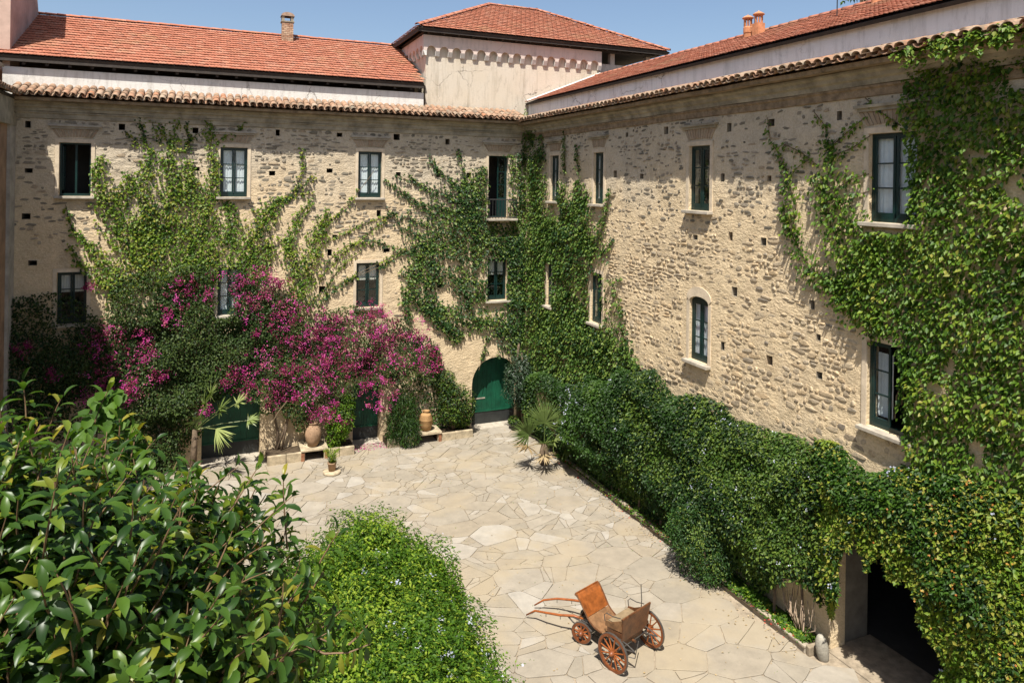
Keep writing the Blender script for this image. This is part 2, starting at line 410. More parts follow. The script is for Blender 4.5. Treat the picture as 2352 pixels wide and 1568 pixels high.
def make_flags():
    items = []
    for x, y, poly in voronoi_flags():
        if x > 11.55: continue
        A = abs(sum(poly[k][0]*poly[(k+1) % len(poly)][1]-poly[(k+1) % len(poly)][0]*poly[k][1] for k in range(len(poly))))/2
        if A < .006: continue
        u, v, f = to_px((x, y, gz(y)))
        vis = -60 < u < 2420 and v < 1640 and not (u < 640 and v > 1120) and not (690 < u < 1190 and v > 1330)
        items.append((A/f**2*(1 if vis else .05), x, y, poly, vis))
    items.sort(key=lambda q: -q[0])
    VV, FF, TT = [], [], []
    inv = parent_inv(paving)
    for i, (w, x, y, poly, vis) in enumerate(items):
        # soften the corners, wobble the sides
        p2 = []
        n = len(poly)
        for k in range(n):
            a, b_ = Vector((*poly[k], 0)), Vector((*poly[(k+1) % n], 0)); L = (b_-a).length
            if L < .03: p2.append((a+b_)/2); continue
            cut = min(.035, L*.25)
            d = (b_-a)/L
            for t in ([cut, L/2, L-cut] if L > .3 else [cut, L-cut]):
                q = a+d*t; q += Vector((-d.y, d.x, 0))*random.uniform(-.008, .010); p2.append(q)
        if len(p2) < 3: continue
        c = Vector((x, y, 0)); top = random.uniform(.0, .008); tx, ty = random.uniform(-.006, .006), random.uniform(-.006, .006)
        def Z(q, h): return Vector((q.x, q.y, gz(q.y)+h+top+(q.x-x)*tx+(q.y-y)*ty))
        m_ = len(p2)
        V = [Z(q, -.03) for q in p2] + [Z(q, -.004) for q in p2] + [Z(q+(c-q).normalized()*min(.012, (c-q).length*.2), 0) for q in p2]
        F = [(k, (k+1) % m_, m_+(k+1) % m_, m_+k) for k in range(m_)] + [(m_+k, m_+(k+1) % m_, 2*m_+(k+1) % m_, 2*m_+k) for k in range(m_)] + [tuple(range(2*m_, 3*m_))]
        if i < 300:
            o = bpy.data.objects.new('flagstone', mesh('flagstone', V, F)); o.data.materials.append(M['flag']); COL.objects.link(o); o.parent = paving; o.matrix_parent_inverse = inv
        else:
            n0 = len(VV); VV += V; FF += [[k+n0 for k in f] for f in F]; TT += [random.random()]*len(V)
    me = mesh('flagstones', VV, FF); a = me.attributes.new('tint', 'FLOAT', 'POINT'); a.data.foreach_set('value', TT)
    o = link('flagstones', me, M['flag'], paving); o['kind'] = 'stuff'
make_flags()

# ------------------------------------------------------------------ walls with openings
class Wall:
    def __init__(s, side): s.side = side
    def P(s, t, z, o=0.0):
        return Vector((t, YB-o, z)) if s.side == 'B' else Vector((XR-o, -t, z))
    def px(s, x, y):                         # picture point -> (t, z) on this wall
        p = on_back(x, y) if s.side == 'B' else on_right(x, y); return ((p.x if s.side == 'B' else -p.y), p.z)
    @property
    def a(s): return Vector((1, 0, 0)) if s.side == 'B' else Vector((0, -1, 0))
    @property
    def n(s): return Vector((0, -1, 0)) if s.side == 'B' else Vector((-1, 0, 0))
    def mat(s, t, z, o, w, h, d, rot=0):
        p = s.P(t, z, o); A, U, Nn = s.a, Vector((0, 0, 1)), s.n
        c, sn = math.cos(rot), math.sin(rot); A2 = A*c+U*sn; U2 = U*c-A*sn
        m = Matrix.Identity(4); m.col[0][:3] = A2*w; m.col[1][:3] = U2*h; m.col[2][:3] = Nn*d; m.col[3][:3] = p; return m
    def box(s, mb, t0, t1, z0, z1, o0, o1, jit=0):
        V = [s.P(t, z, o) for o in (o0, o1) for z in (z0, z1) for t in (t0, t1)]
        if jit: V = [v+Vector((random.uniform(-jit, jit), random.uniform(-jit, jit), random.uniform(-jit, jit))) for v in V]
        mb.add(V, [(0, 2, 3, 1), (4, 5, 7, 6), (0, 1, 5, 4), (2, 6, 7, 3), (0, 4, 6, 2), (1, 3, 7, 5)])
WB, WR = Wall('B'), Wall('R')
def arch_pts(op, n=14):
    t0, t1, z0, z1 = op['r']; rise = op['arch']; c = (t0+t1)/2; w = (t1-t0)/2
    return [(c - w*math.cos(math.pi*k/n), z1-rise+rise*math.sin(math.pi*k/n)) for k in range(n+1)]
def make_wall(W, t0, t1, z0, z1, ops, mat, parent, step=.2, amp=.016, name='wall'):
    def lines(lo, hi, keys):
        ks = sorted({round(k, 4) for k in keys if lo < k < hi} | {lo, hi}); out = []
        for a, b_ in zip(ks, ks[1:]):
            n = max(1, int(round((b_-a)/step))); out += [a+(b_-a)*k/n for k in range(n)]
        return out+[hi]
    T = lines(t0, t1, [k for o in ops for k in o['r'][:2]]); Z = lines(z0, z1, [k for o in ops for k in o['r'][2:]])
    nt, nz = len(T), len(Z)
    g = np.array([[(t, z) for t in T] for z in Z]); P3 = np.concatenate([g.reshape(-1, 2)*1.7, np.full((nt*nz, 1), 3.3 if W.side == 'B' else 9.1)], 1)
    d = (vnoise(P3, 2)-.5)*2*amp + (vnoise(P3*3.1, 5)-.5)*1.2*amp
    d = d.reshape(nz, nt); e = 1e-3
    for o in ops:
        a, b_, c, f = o['r']
        for j, z in enumerate(Z):
            if c-e <= z <= f+e:
                for i, t in enumerate(T):
                    if a-e <= t <= b_+e: d[j, i] = 0
    V = [W.P(T[i], Z[j], d[j, i]) for j in range(nz) for i in range(nt)]; F = []
    for j in range(nz-1):
        zc = (Z[j]+Z[j+1])/2
        for i in range(nt-1):
            tc = (T[i]+T[i+1])/2
            if any(o['r'][0] < tc < o['r'][1] and o['r'][2] < zc < o['r'][3] for o in ops): continue
            k = j*nt+i; F.append((k, k+1, k+nt+1, k+nt))
    mb = MB(); mb.add(V, F)
    for o in ops:
        if o['kind'] == 'hole': continue
        a, b_, c, f = o['r']; D = -o['d']
        if o.get('arch'):
            A = arch_pts(o); zs = f-o['arch']
            for (ta, za), (tb, zb) in zip(A, A[1:]):
                mb.add([W.P(ta, za), W.P(tb, zb), W.P(tb, f), W.P(ta, f)], [(0, 1, 2, 3)])
            ring = [(a, c)] + A + [(b_, c)]
        else: ring = [(a, c), (a, f), (b_, f), (b_, c)]
        for (ta, za), (tb, zb) in list(zip(ring, ring[1:])) + [(ring[-1], ring[0])]:
            mb.add([W.P(ta, za), W.P(tb, zb), W.P(tb, zb, D), W.P(ta, za, D)], [(0, 3, 2, 1)])
        if o.get('back'): mb.add([W.P(t, z, D) for t, z in ring], [tuple(range(len(ring)))])
    for o in ops:                                # putlog holes: bare field stone inside, coloured dark to deepen the recess shade
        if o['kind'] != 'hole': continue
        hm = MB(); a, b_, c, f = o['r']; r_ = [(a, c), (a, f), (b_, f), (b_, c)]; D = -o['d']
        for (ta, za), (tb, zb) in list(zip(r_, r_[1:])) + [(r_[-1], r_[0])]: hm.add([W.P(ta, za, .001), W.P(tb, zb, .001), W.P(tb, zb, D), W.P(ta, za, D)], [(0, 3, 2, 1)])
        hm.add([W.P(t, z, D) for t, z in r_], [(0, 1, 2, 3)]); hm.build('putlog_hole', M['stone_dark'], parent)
    return mb.build(name, mat, parent, smooth=False)

def win(W, x0, x1, z0, z1, y=450, **kw):
    """opening whose picture columns (2560 px wide picture) are x0..x1"""
    s = 1.088435; t0 = W.px(x0/s, y)[0]; t1 = W.px(x1/s, y)[0]
    d = dict(r=(t0, t1, z0, z1), d=.32, kind='window', cur='full'); d.update(kw); return d
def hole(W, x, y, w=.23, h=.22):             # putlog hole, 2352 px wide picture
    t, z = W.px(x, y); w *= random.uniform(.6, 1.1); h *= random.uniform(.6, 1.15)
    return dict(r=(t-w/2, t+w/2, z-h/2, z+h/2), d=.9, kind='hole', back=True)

back_ops = [win(WB, 147, 227, 9.37, 11.12, 420, cur='open', hood=1), win(WB, 550, 618, 9.37, 11.12, 420, cur='full', hood=1), win(WB, 895, 954, 9.37, 11.12, 420, cur='full', hood=1),
            win(WB, 1221, 1270, 8.55, 11.10, 420, cur='door', hood=1),
            win(WB, 140.5, 216, 5.18, 6.88, 730, cur='top'), win(WB, 543, 600, 5.18, 6.88, 730, cur='full'), win(WB, 889.5, 948, 5.18, 6.88, 720, cur='top'), win(WB, 1217.5, 1266, 5.18, 6.88, 700, cur='top'),
            dict(r=(9.83, 11.90, -.02, 2.85), d=.55, kind='arch', arch=1.035), dict(r=(-.2, 1.74, -.05, 2.75), d=.62, kind='door'), dict(r=(5.05, 6.11, -.05, 2.3), d=.55, kind='door')]
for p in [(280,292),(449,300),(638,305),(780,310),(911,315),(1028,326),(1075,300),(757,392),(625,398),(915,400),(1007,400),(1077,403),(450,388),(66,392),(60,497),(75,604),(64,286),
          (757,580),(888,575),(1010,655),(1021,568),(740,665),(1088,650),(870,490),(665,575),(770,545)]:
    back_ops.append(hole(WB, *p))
right_ops = [win(WR, 1376, 1397, 9.33, 11.07, 440, cur='full', hood=1), win(WR, 1484, 1509, 9.33, 11.07, 440, cur='full', hood=1), win(WR, 1722.5, 1775, 9.33, 11.07, 440, cur='dark', hood=1), win(WR, 2172, 2295, 9.33, 11.07, 440, cur='full', hood=1),
             win(WR, 1366, 1386, 5.29, 6.99, 700, cur='full'), win(WR, 1475.5, 1504.5, 5.29, 6.99, 740, cur='dark'), win(WR, 1722.5, 1770.5, 5.29, 7.03, 820, cur='full', arch=.16), win(WR, 2166, 2275, 5.29, 6.99, 950, cur='ajar'),
             dict(r=(-11.0, -8.5, .30, 3.35), d=.40, kind='portal', arch=.8)]
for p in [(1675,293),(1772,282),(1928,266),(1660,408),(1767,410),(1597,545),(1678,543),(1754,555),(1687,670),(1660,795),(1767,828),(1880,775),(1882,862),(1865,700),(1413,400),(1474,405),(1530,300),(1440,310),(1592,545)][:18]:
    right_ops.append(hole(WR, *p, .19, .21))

wing_back = empty('stone_wing', (3, YB, 0), 'rubble stone wing across the back of the courtyard with three doors at its foot', 'building')
wing_right = empty('stone_wing', (XR, 14, 0), 'rubble stone wing on the right running towards the camera, with a carriage portal', 'building')
make_wall(WB, XL, XR, -.3, 12.5, back_ops, M['wall_back'], wing_back)
make_wall(WR, -27.02, -1.0, -.3, 12.45, right_ops, M['wall_right'], wing_right)
BIRD = None

# rubble stones set in the mortar
def stone_variants(n=14):
    out = []
    R = random.Random(3)
    for k in range(n):
        m_ = 7; ang = [2*math.pi*(i+R.uniform(-.38, .38))/m_ for i in range(m_)]
        rr = [R.uniform(.62, 1.1) for _ in range(m_)]; p = R.uniform(2.6, 5.0)
        def sup(a): c, s = abs(math.cos(a)), abs(math.sin(a)); return (c**p+s**p)**(-1/p)
        ring = [(math.cos(a)*sup(a)*r*.5, math.sin(a)*sup(a)*r*.5) for a, r in zip(ang, rr)]
        V = [(x, y, -.6) for x, y in ring] + [(x*.97, y*.97, .55+R.uniform(-.3, .25)) for x, y in ring] + [(x*.84, y*.84, .9+R.uniform(-.45, .35)) for x, y in ring] + [(0, 0, 1)]
        F = [(i, (i+1) % m_, m_+(i+1) % m_, m_+i) for i in range(m_)] + [(m_+i, m_+(i+1) % m_, 2*m_+(i+1) % m_, 2*m_+i) for i in range(m_)] + [(2*m_+i, 2*m_+(i+1) % m_, 3*m_) for i in range(m_)]
        out.append(tri(V, F))
    return out
SV = stone_variants()
def inside(poly, x, y):
    c = False; n = len(poly)
    for i in range(n):
        (x1, y1), (x2, y2) = poly[i], poly[(i+1) % n]
        if (y1 > y) != (y2 > y) and x < (x2-x1)*(y-y1)/(y2-y1)+x1: c = not c
    return c
HID = [[(300,480),(560,480),(640,640),(1000,760),(980,860),(880,900),(870,1070),(300,1080),(0,1080),(0,720),(220,720),(330,690)],
       [(1000,500),(1110,440),(1110,520),(1190,520),(1180,360),(1260,400),(1350,480),(1350,640),(1330,760),(1450,800),(1480,850),(1640,920),(1750,960),(1900,1040),(2070,1080),(2070,800),(1960,700),(1900,600),(1930,420),(1960,500),(2090,520),(2100,330),(2090,140),(2352,80),(2352,1568),(1180,1000),(1090,860),(1180,840),(1190,560),(1030,620)]]
def rubble(W, parent, t0, t1, z0, z1, keep, mat, name, sx=1.0):
    placed = []; z = z0
    while z < z1:
        h = random.uniform(.06, .145)*sx; t = t0+random.uniform(0, .3)
        while t < t1:
            w = random.choice([.10, .14, .18, .24, .30, .42])*random.uniform(.8, 1.2)*sx
            tc, zc = t+w/2, z+h/2+random.uniform(-.03, .03)
            t += w+random.uniform(.0, .06)
            if random.random() > keep(tc, zc): continue
            if any(o['r'][0]-.24 < tc+w*.4 and tc-w*.4 < o['r'][1]+.24 and o['r'][2]-.12 < zc+h*.4 and zc-h*.4 < o['r'][3]+(.42 if o['kind'] != 'hole' else .05) and (o['kind'] != 'hole' or (o['r'][0]-.03 < tc+w*.5 and tc-w*.5 < o['r'][1]+.03)) for o in (back_ops if W.side == 'B' else right_ops)): continue
            P = W.P(tc, zc); u, v, f = to_px(P)
            if any(inside(q, u, v) for q in HID): continue
            vis = 0 < u < 2352 and 0 < v < 1568
            placed.append((random.randrange(len(SV)), W.mat(tc, zc, .002, w, h*random.uniform(.8, 1.05), random.uniform(.006, .018), random.uniform(-.16, .16)), w*h/f**2*(1 if vis else .01)))
        z += h+random.uniform(.01, .04)
    pieces(parent, name, SV, mat, placed)
def nz2(t, z, s, seed): return vnoise(np.array([[t*s, z*s, seed*3.7]]), seed)[0]
def keep_back(t, z):
    k = .72*min(1, max(.0, (z-7.4)/1.4)); n_ = nz2(t, z, .8, 6)
    return k*(.4+1.1*n_) + (.05 if z < 8 else 0)
def keep_right_low(t, z):
    return (.92 if z < 8.9 else .12)*(.35+1.2*nz2(t, z, .7, 8))
def keep_right_up(t, z):
    return (.50 if z > 8.9 else .06)*(.3+1.2*nz2(t, z, .9, 9))
rubble(WB, wing_back, XL, XR-.05, 3.0, 11.9, keep_back, M['stone_dark'], 'rubble_stone')
rubble(WR, wing_right, -26.8, -6.5, 4.0, 9.3, keep_right_low, M['stone'], 'rubble_stone', .95)
rubble(WR, wing_right, -26.8, -6.5, 9.0, 11.9, keep_right_up, M['stone_dark'], 'field_stone', .8)

# ------------------------------------------------------------------ windows and doors
def place_window(W, wing, op, i):
    t0, t1, z0, z1 = op['r']; w, h = t1-t0, z1-z0; cur = op['cur']; o_ = -.16 if W.side == 'B' else -.10       # frame sits .2 behind the wall face
    fr = MB(); b = .055
    if w < 1e-3: return
    ar = op.get('arch', 0)
    ztop = z1 - (.0 if not ar else 0)
    W.box(fr, t0+.004, t0+b, z0, z1-.006, o_-.05, o_+.02); W.box(fr, t1-b, t1-.004, z0, z1-.006, o_-.05, o_+.02)
    W.box(fr, t0+b, t1-b, z1-b-ar*.75, z1-.006-ar*.0, o_-.05, o_+.018); W.box(fr, t0+b, t1-b, z0, z0+b*1.6, o_-.05, o_+.018)
    leaf_bars = []
    nrow = 3; zb0, zb1 = z0+b*1.6, z1-b-ar*.75; tm = (t0+t1)/2
    bar = .03
    leaves = [(t0+b, tm-.012), (tm+.012, t1-b)]
    if cur == 'open': leaves = []
    if cur == 'door': leaves = [leaves[1]]
    if cur == 'ajar': leaves = [leaves[0]]
    panes = []
    for (a, c) in leaves:
        st = .05
        W.box(fr, a, a+st, zb0, zb1, o_-.03, o_+.012); W.box(fr, c-st, c, zb0, zb1, o_-.03, o_+.012)
        kick = .75 if cur == 'door' else .1
        W.box(fr, a+st, c-st, zb0, zb0+kick, o_-.03, o_+.010); W.box(fr, a+st, c-st, zb1-.05, zb1, o_-.03, o_+.010)
        zz = [zb0+kick+(zb1-.05-zb0-kick)*k/nrow for k in range(nrow+1)]
        for k in range(1, nrow): W.box(fr, a+st, c-st, zz[k]-bar/2, zz[k]+bar/2, o_-.02, o_+.006)
        for k in range(nrow): panes.append((a+st, c-st, zz[k]+(bar/2 if k else 0), zz[k+1]-(bar/2 if k < nrow-1 else 0)))
    win_o = fr.build('door' if cur == 'door' else 'window', M['green'], wing)
    for (a, c, p0, p1) in panes:
        g = MB(); W.box(g, a+.001, c-.001, p0+.001, p1-.001, o_-.012, o_-.006); g.build('pane', M['glass'], win_o)
    if cur in ('open', 'ajar', 'door'):                # a leaf swung into the room
        g = MB(); lw = (t1-t0)/2-b
        edges = [(t0+b+.01, 1)] if cur in ('door',) else [(t1-b-.04, -1)] if cur == 'ajar' else [(t0+b+.01, 1), (tm-.02, 1)]
        for e, s in edges:
            if cur == 'open' and e > t0+b+.02:
                W.box(g, tm-.03, tm+.03, zb0, zb1, o_-.14, o_-.06); continue
            W.box(g, e, e+.035, zb0, zb0+.1, o_-lw, o_-.05); W.box(g, e, e+.035, zb1-.06, zb1, o_-lw, o_-.05)
            W.box(g, e, e+.035, zb0, zb1, o_-.11, o_-.05); W.box(g, e, e+.035, zb0, zb1, o_-lw, o_-lw+.06)
            for k in (1, 2): zk = zb0+(zb1-zb0)*k/3; W.box(g, e+.004, e+.03, zk-.015, zk+.015, o_-lw+.05, o_-.1)
        g.build('casement', M['green'], win_o)
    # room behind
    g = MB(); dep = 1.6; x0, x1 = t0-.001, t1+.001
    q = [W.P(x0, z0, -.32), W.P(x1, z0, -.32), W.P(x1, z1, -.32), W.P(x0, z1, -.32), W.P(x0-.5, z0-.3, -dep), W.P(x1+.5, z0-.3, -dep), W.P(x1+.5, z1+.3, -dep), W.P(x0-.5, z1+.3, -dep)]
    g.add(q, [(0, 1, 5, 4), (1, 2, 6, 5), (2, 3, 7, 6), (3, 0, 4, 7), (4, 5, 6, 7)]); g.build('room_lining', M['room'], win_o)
    # curtains hang in soft folds close behind the panes
    def cloth(a, c, p0, p1, mat, off):
        n_ = 14; V = []; F = []
        for j in (0, 1):
            for k in range(n_+1):
                t = a+(c-a)*k/n_; V.append(W.P(t, (p0, p1)[j], off+.014*math.sin(k*2.1+i)+.006*math.sin(k*5.3)))
        for k in range(n_): F.append((k, k+1, n_+2+k, n_+1+k))
        return link('curtain', mesh('curtain', V, F, True), mat, win_o)
    if cur == 'full':
        for (a, c) in leaves: cloth(a-.01, c+.01, zb0+.05, zb1-.02, M['curtain'], o_-.075)
    elif cur == 'top':
        for (a, c) in leaves: cloth(a, c, zb1-.62, zb1-.01, M['blind'], o_-.075)
    elif cur == 'ajar':
        cloth(t0+b, tm-.1, zb0+.1, zb1-.2, M['curtain'], o_-.16)
    # sill, plaster surround, hood
    if cur != 'door':
        g = MB(); W.box(g, t0-.12, t1+.12, z0-.085, z0-.002, -.19, .17, .004); g.build('sill', M['sill'], win_o, bevel=.012)
    g = MB(); s1, s2 = .11, .12; oo = .024
    if ar:
        W.box(g, t0-s1, t0-.001, z0-.05, z1-ar, -.005, oo, .004); W.box(g, t1+.001, t1+s1, z0-.05, z1-ar, -.005, oo, .004)
        A = arch_pts(op, 10); out = [((t0+t1)/2+(t-(t0+t1)/2)*(1+2*s1/w), z1-ar+(z-z1+ar)*2.0+.10) for t, z in A]
        for k in range(10):
            V = [W.P(*A[k], -.005), W.P(*A[k+1], -.005), W.P(*out[k+1], -.005), W.P(*out[k], -.005), W.P(*A[k], oo), W.P(*A[k+1], oo), W.P(*out[k+1], oo), W.P(*out[k], oo)]
            g.add(V, [(4, 5, 6, 7), (0, 1, 5, 4), (3, 7, 6, 2)])
    else:
        W.box(g, t0-s1, t0-.001, z0-.05, z1+.002, -.005, oo, .004); W.box(g, t1+.001, t1+s1, z0-.05, z1+.002, -.005, oo, .004)
        W.box(g, t0-s1, t1+s1, z1+.004, z1+s2, -.005, oo+.002, .004)
    g.build('surround', M['surround'], win_o)
    if op.get('hood'):
        # fan of thin bricks over the head and a projecting hood
        nv = max(7, int(w/.075)); cx = (t0+t1)/2
        for k in range(nv):
            u = (k+.5)/nv*2-1; V = []
            for (zz_, sp) in ((z1+.165, 1.05), (z1+.44, 1.42)):
                for du in (-.8/nv, .8/nv): V.append((cx+(u+du)*w/2*sp*1.05, zz_ + .03*(1-u*u)))
            v8 = [W.P(t, z, o) for o in (-.01, .018+random.uniform(0, .01)) for t, z in (V[0], V[1], V[3], V[2])]
            link('voussoir', mesh('voussoir', v8, [(4, 5, 6, 7), (0, 1, 5, 4), (1, 2, 6, 5), (2, 3, 7, 6), (3, 0, 4, 7)]), M['brick_plaster'], win_o)
        g = MB(); W.box(g, t0-.30, t1+.30, z1+.52, z1+.58, -.005, .13, .006); W.box(g, t0-.24, t1+.24, z1+.45, z1+.518, -.005, .07, .006); g.build('hood_mould', M['sill'] if W.side == 'B' else M['cornice'], win_o)
M['brick_plaster'] = m_pieces('thin_brick', [(0, (.30, .22, .145)), (.5, (.38, .29, .20)), (1, (.33, .26, .18))], .92, 10, .3, .5, .01, .1)
for i, op in enumerate(back_ops):
    if op['kind'] == 'window': place_window(WB, wing_back, op, i)
for i, op in enumerate(right_ops):
    if op['kind'] == 'window': place_window(WR, wing_right, op, i)
# balcony at the corner door
t0, t1 = back_ops[3]['r'][:2]
g = MB(); WB.box(g, t0-.12, t1+.28, 8.46, 8.545, -.3, .45, .004); balc = g.build('balcony_slab', M['sill'], wing_back, bevel=.01)
rail = MB()
for zz_ in (8.60, 9.32): rail.tube([WB.P(t0-.08, zz_, 0), WB.P(t0-.08, zz_, .40), WB.P(t1+.24, zz_, .40), WB.P(t1+.24, zz_, 0)], .021, 5)
rail.build('railing', M['iron'], balc)
for k in range(10):
    g = MB(); t = t0-.08+(t1-t0+.32)*k/9; g.tube([WB.P(t, 8.55, .40), WB.P(t, 9.32, .40)], .014, 5); g.build('baluster', M['iron'], balc)
# ground floor doors of the back wing
def plank_door(op, name):
    t0, t1, z0, z1 = op['r']; o_ = -op['d']+.06; n = max(4, int((t1-t0)/.2)); ar = op.get('arch', 0); lab = MB()
    root = None; cx, hw = (t0+t1)/2, (t1-t0)/2
    foot = z0+.55
    for k in range(n):
        a, b_ = t0+(t1-t0)*k/n+.003, t0+(t1-t0)*(k+1)/n-.003; m_ = (a+b_)/2
        zt = lambda t: (z1-.01 if not ar else z1-ar+ar*math.sqrt(max(0, 1-((t-cx)/hw)**2)))
        g = MB(); dd = o_+random.uniform(0, .006)
        V = [WB.P(a, foot, dd-.03), WB.P(b_, foot, dd-.03), WB.P(b_, zt(b_), dd-.03), WB.P(a, zt(a), dd-.03), WB.P(a, foot, dd), WB.P(b_, foot, dd), WB.P(b_, zt(b_), dd), WB.P(a, zt(a), dd)]
        g.add(V, [(0, 3, 2, 1), (4, 5, 6, 7), (0, 1, 5, 4), (1, 2, 6, 5), (2, 3, 7, 6), (3, 0, 4, 7)])
        if root is None:
            fr = MB(); WB.box(fr, t0, t1, z0, foot-.003, o_-.03, o_+.012); root = fr.build('door', M['door_dark'], wing_back)
            back = MB(); WB.box(back, t0-.05, t1+.05, z0-.1, z1+.05, o_-.08, o_-.05); back.build('door_backing', M['door_dark'], root)
            mid = MB(); WB.box(mid, cx-.02, cx+.02, foot, z1-.02, o_, o_+.03); mid.build('meeting_rail', M['door_green'], root)
            lip = MB(); WB.box(lip, t0+.02, t1-.02, foot-.02, foot+.03, o_+.013, o_+.035); lip.build('weather_board', M['door_green'], root)
            if ar:
                hg = MB(); WB.box(hg, t0+.1, t0+.75, 1.05, 1.10, o_+.012, o_+.024); hg.build('strap_hinge', M['sill'], root)
        g.build('plank', M['door_green'], root)
for op, nm in zip(back_ops[8:11], ('arch', 'wide', 'narrow')): plank_door(op, nm)
g = MB(); WB.box(g, 9.6, 12.0, -.25, .012, -.53, .30, .01); g.build('threshold', M['sill'], wing_back, bevel=.015)
g = MB(); WB.box(g, 5.0, 6.15, -.25, .010, -.53, .12, .01); g.build('threshold', M['sill'], wing_back, bevel=.015)
g = MB(); WB.box(g, -.25, 1.8, -.25, .008, -.60, .15, .01); g.build('threshold', M['sill'], wing_back, bevel=.015)
M['jamb_dark'] = m_plain('shaded_jamb_plaster', (.17, .15, .12), .92, .3, 3, .4, .01, spec=.1)  # shade of the overhanging leaves is put into this dark plaster colour
# carriage portal through the right wing
pm = MB(); op = right_ops[8]; a0, a1, c0, c1 = op['r']
def room(mb, x0, x1, y0, y1, z0, z1):
    mb.add([(x0, y0, z0), (x1, y0, z0), (x1, y1, z0), (x0, y1, z0), (x0, y0, z1), (x1, y0, z1), (x1, y1, z1), (x0, y1, z1)], [(0, 1, 2, 3), (4, 7, 6, 5), (0, 4, 5, 1), (1, 5, 6, 2), (2, 6, 7, 3)])
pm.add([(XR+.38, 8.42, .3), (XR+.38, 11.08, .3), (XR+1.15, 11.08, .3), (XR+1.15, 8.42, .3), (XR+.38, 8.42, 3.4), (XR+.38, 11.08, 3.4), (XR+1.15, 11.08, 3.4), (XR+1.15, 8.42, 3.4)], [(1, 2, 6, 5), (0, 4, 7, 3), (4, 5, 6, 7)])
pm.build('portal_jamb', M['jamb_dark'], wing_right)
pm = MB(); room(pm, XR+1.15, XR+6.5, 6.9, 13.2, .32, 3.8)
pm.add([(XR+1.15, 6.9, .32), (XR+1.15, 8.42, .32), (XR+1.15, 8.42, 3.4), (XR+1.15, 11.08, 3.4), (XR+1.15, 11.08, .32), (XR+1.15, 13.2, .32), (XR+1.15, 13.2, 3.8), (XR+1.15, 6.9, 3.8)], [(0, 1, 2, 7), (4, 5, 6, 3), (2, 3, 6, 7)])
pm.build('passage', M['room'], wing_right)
pf = MB(); pf.add([(XR-.1, 8.45, .402), (XR+1.2, 8.45, .402), (XR+1.2, 11.05, .345), (XR-.1, 11.05, .345)], [(0, 1, 2, 3)]); pf.build('portal_floor', M['joint'], wing_right)

# ------------------------------------------------------------------ cornices and eaves
def profile_run(W, t0, t1, prof, name, mat, parent, wob=.008):
    n = max(2, int((t1-t0)/.8)); V = []; F = []; k = len(prof)
    for i in range(n+1):
        t = t0+(t1-t0)*i/n; dz = random.uniform(-wob, wob)
        for o, z in prof: V.append(W.P(t, z+dz, o))
    for i in range(n):
        for j in range(k-1): F.append((i*k+j, (i+1)*k+j, (i+1)*k+j+1, i*k+j+1))
    F += [tuple(range(k)), tuple(range(n*k, n*k+k))[::-1]]
    return link(name, mesh(name, V, F), mat, parent)
for W, wing, a, b_, dz in ((WB, wing_back, XL+.02, XR-.01, 0), (WR, wing_right, -26.99, -1.0, -.06)):
    profile_run(W, a, b_, [(-.02, 11.86+dz), (.05, 11.88+dz), (.055, 12.02+dz), (.10, 12.05+dz), (.10, 12.09+dz), (-.02, 12.092+dz)], 'brick_band', M['brick_band'] if W.side == 'R' else M['cornice'], wing)
    profile_run(W, a, b_, [(-.02, 12.096+dz), (.12, 12.10+dz), (.13, 12.2+dz), (.20, 12.23+dz), (.21, 12.31+dz), (.30, 12.35+dz), (.30, 12.40+dz), (-.02, 12.402+dz)], 'cornice', M['cornice'], wing)
    profile_run(W, a, b_, [(-.02, 12.406+dz), (.52, 12.41+dz), (.54, 12.50+dz), (-.42, 12.80+dz)], 'brick_course', M['brick_band'], wing)
def barrel_variants():
    out = []
    for k in range(3):
        V = []; F = []; ns = 7; L = .52; st = (0, .5, 1)
        for s_ in st:
            r = .105-.022*s_+.004*k
            for lay, rr in ((0, r), (1, r-.016)):
                for i in range(ns): a = math.pi*i/(ns-1); V.append((math.cos(a)*rr, s_*L, math.sin(a)*rr*.8))
        q = 2*ns
        for j in range(2):
            for i in range(ns-1):
                F += [(j*q+i, j*q+i+1, (j+1)*q+i+1, (j+1)*q+i), (j*q+ns+i+1, j*q+ns+i, (j+1)*q+ns+i, (j+1)*q+ns+i+1)]
        for i in range(ns-1): F += [(i+1, i, ns+i, ns+i+1)]
        out.append(tri(V, F))
    return out
BV = barrel_variants()
def eaves(W, wing, a, b_, zt, run, rise, OVER=.72):
    """two courses of barrel tiles: cover tiles one by one, the channels between them as one part"""
    pit = .235; n = int((b_-a)/pit); sl = math.atan2(rise, run); placed = []; chan = []
    for i in range(n+1):
        t = a+pit*i
        for c in range(3):
            s = c*.36; o = OVER-s*math.cos(sl); z = zt+s*math.sin(sl)
            for kind in (0, 1):
                tt = t+(pit/2 if kind else 0)+random.uniform(-.012, .012)
                A, Nn = W.a, W.n; m_ = Matrix.Identity(4)
                d = (-Nn*math.cos(sl)+Vector((0, 0, 1))*math.sin(sl)); d = (d + A*random.uniform(-.05, .05)).normalized(); up = A.cross(d).normalized()
                oo = o+random.uniform(-.03, .03)+(-.02 if kind else 0)
                if kind == 0: m_.col[0][:3] = A; m_.col[1][:3] = d; m_.col[2][:3] = up; m_.col[3][:3] = W.P(tt, z+.035+random.uniform(-.008, .008), oo)
                else: m_.col[0][:3] = -A; m_.col[1][:3] = d; m_.col[2][:3] = -up; m_.col[3][:3] = W.P(tt, z+.045, oo)
                (placed if kind == 0 else chan).append((random.randrange(3), m_, (1 if c < 2 else .3)/to_px(W.P(tt, z, oo))[2]**2))
    pieces(wing, 'eave_tile', BV, M['barrel_tile'], placed, 300, 'eave_tiles', True)
    pieces(wing, 'channel_tile', BV, M['barrel_tile'], chan, 0, 'channel_tiles', True)
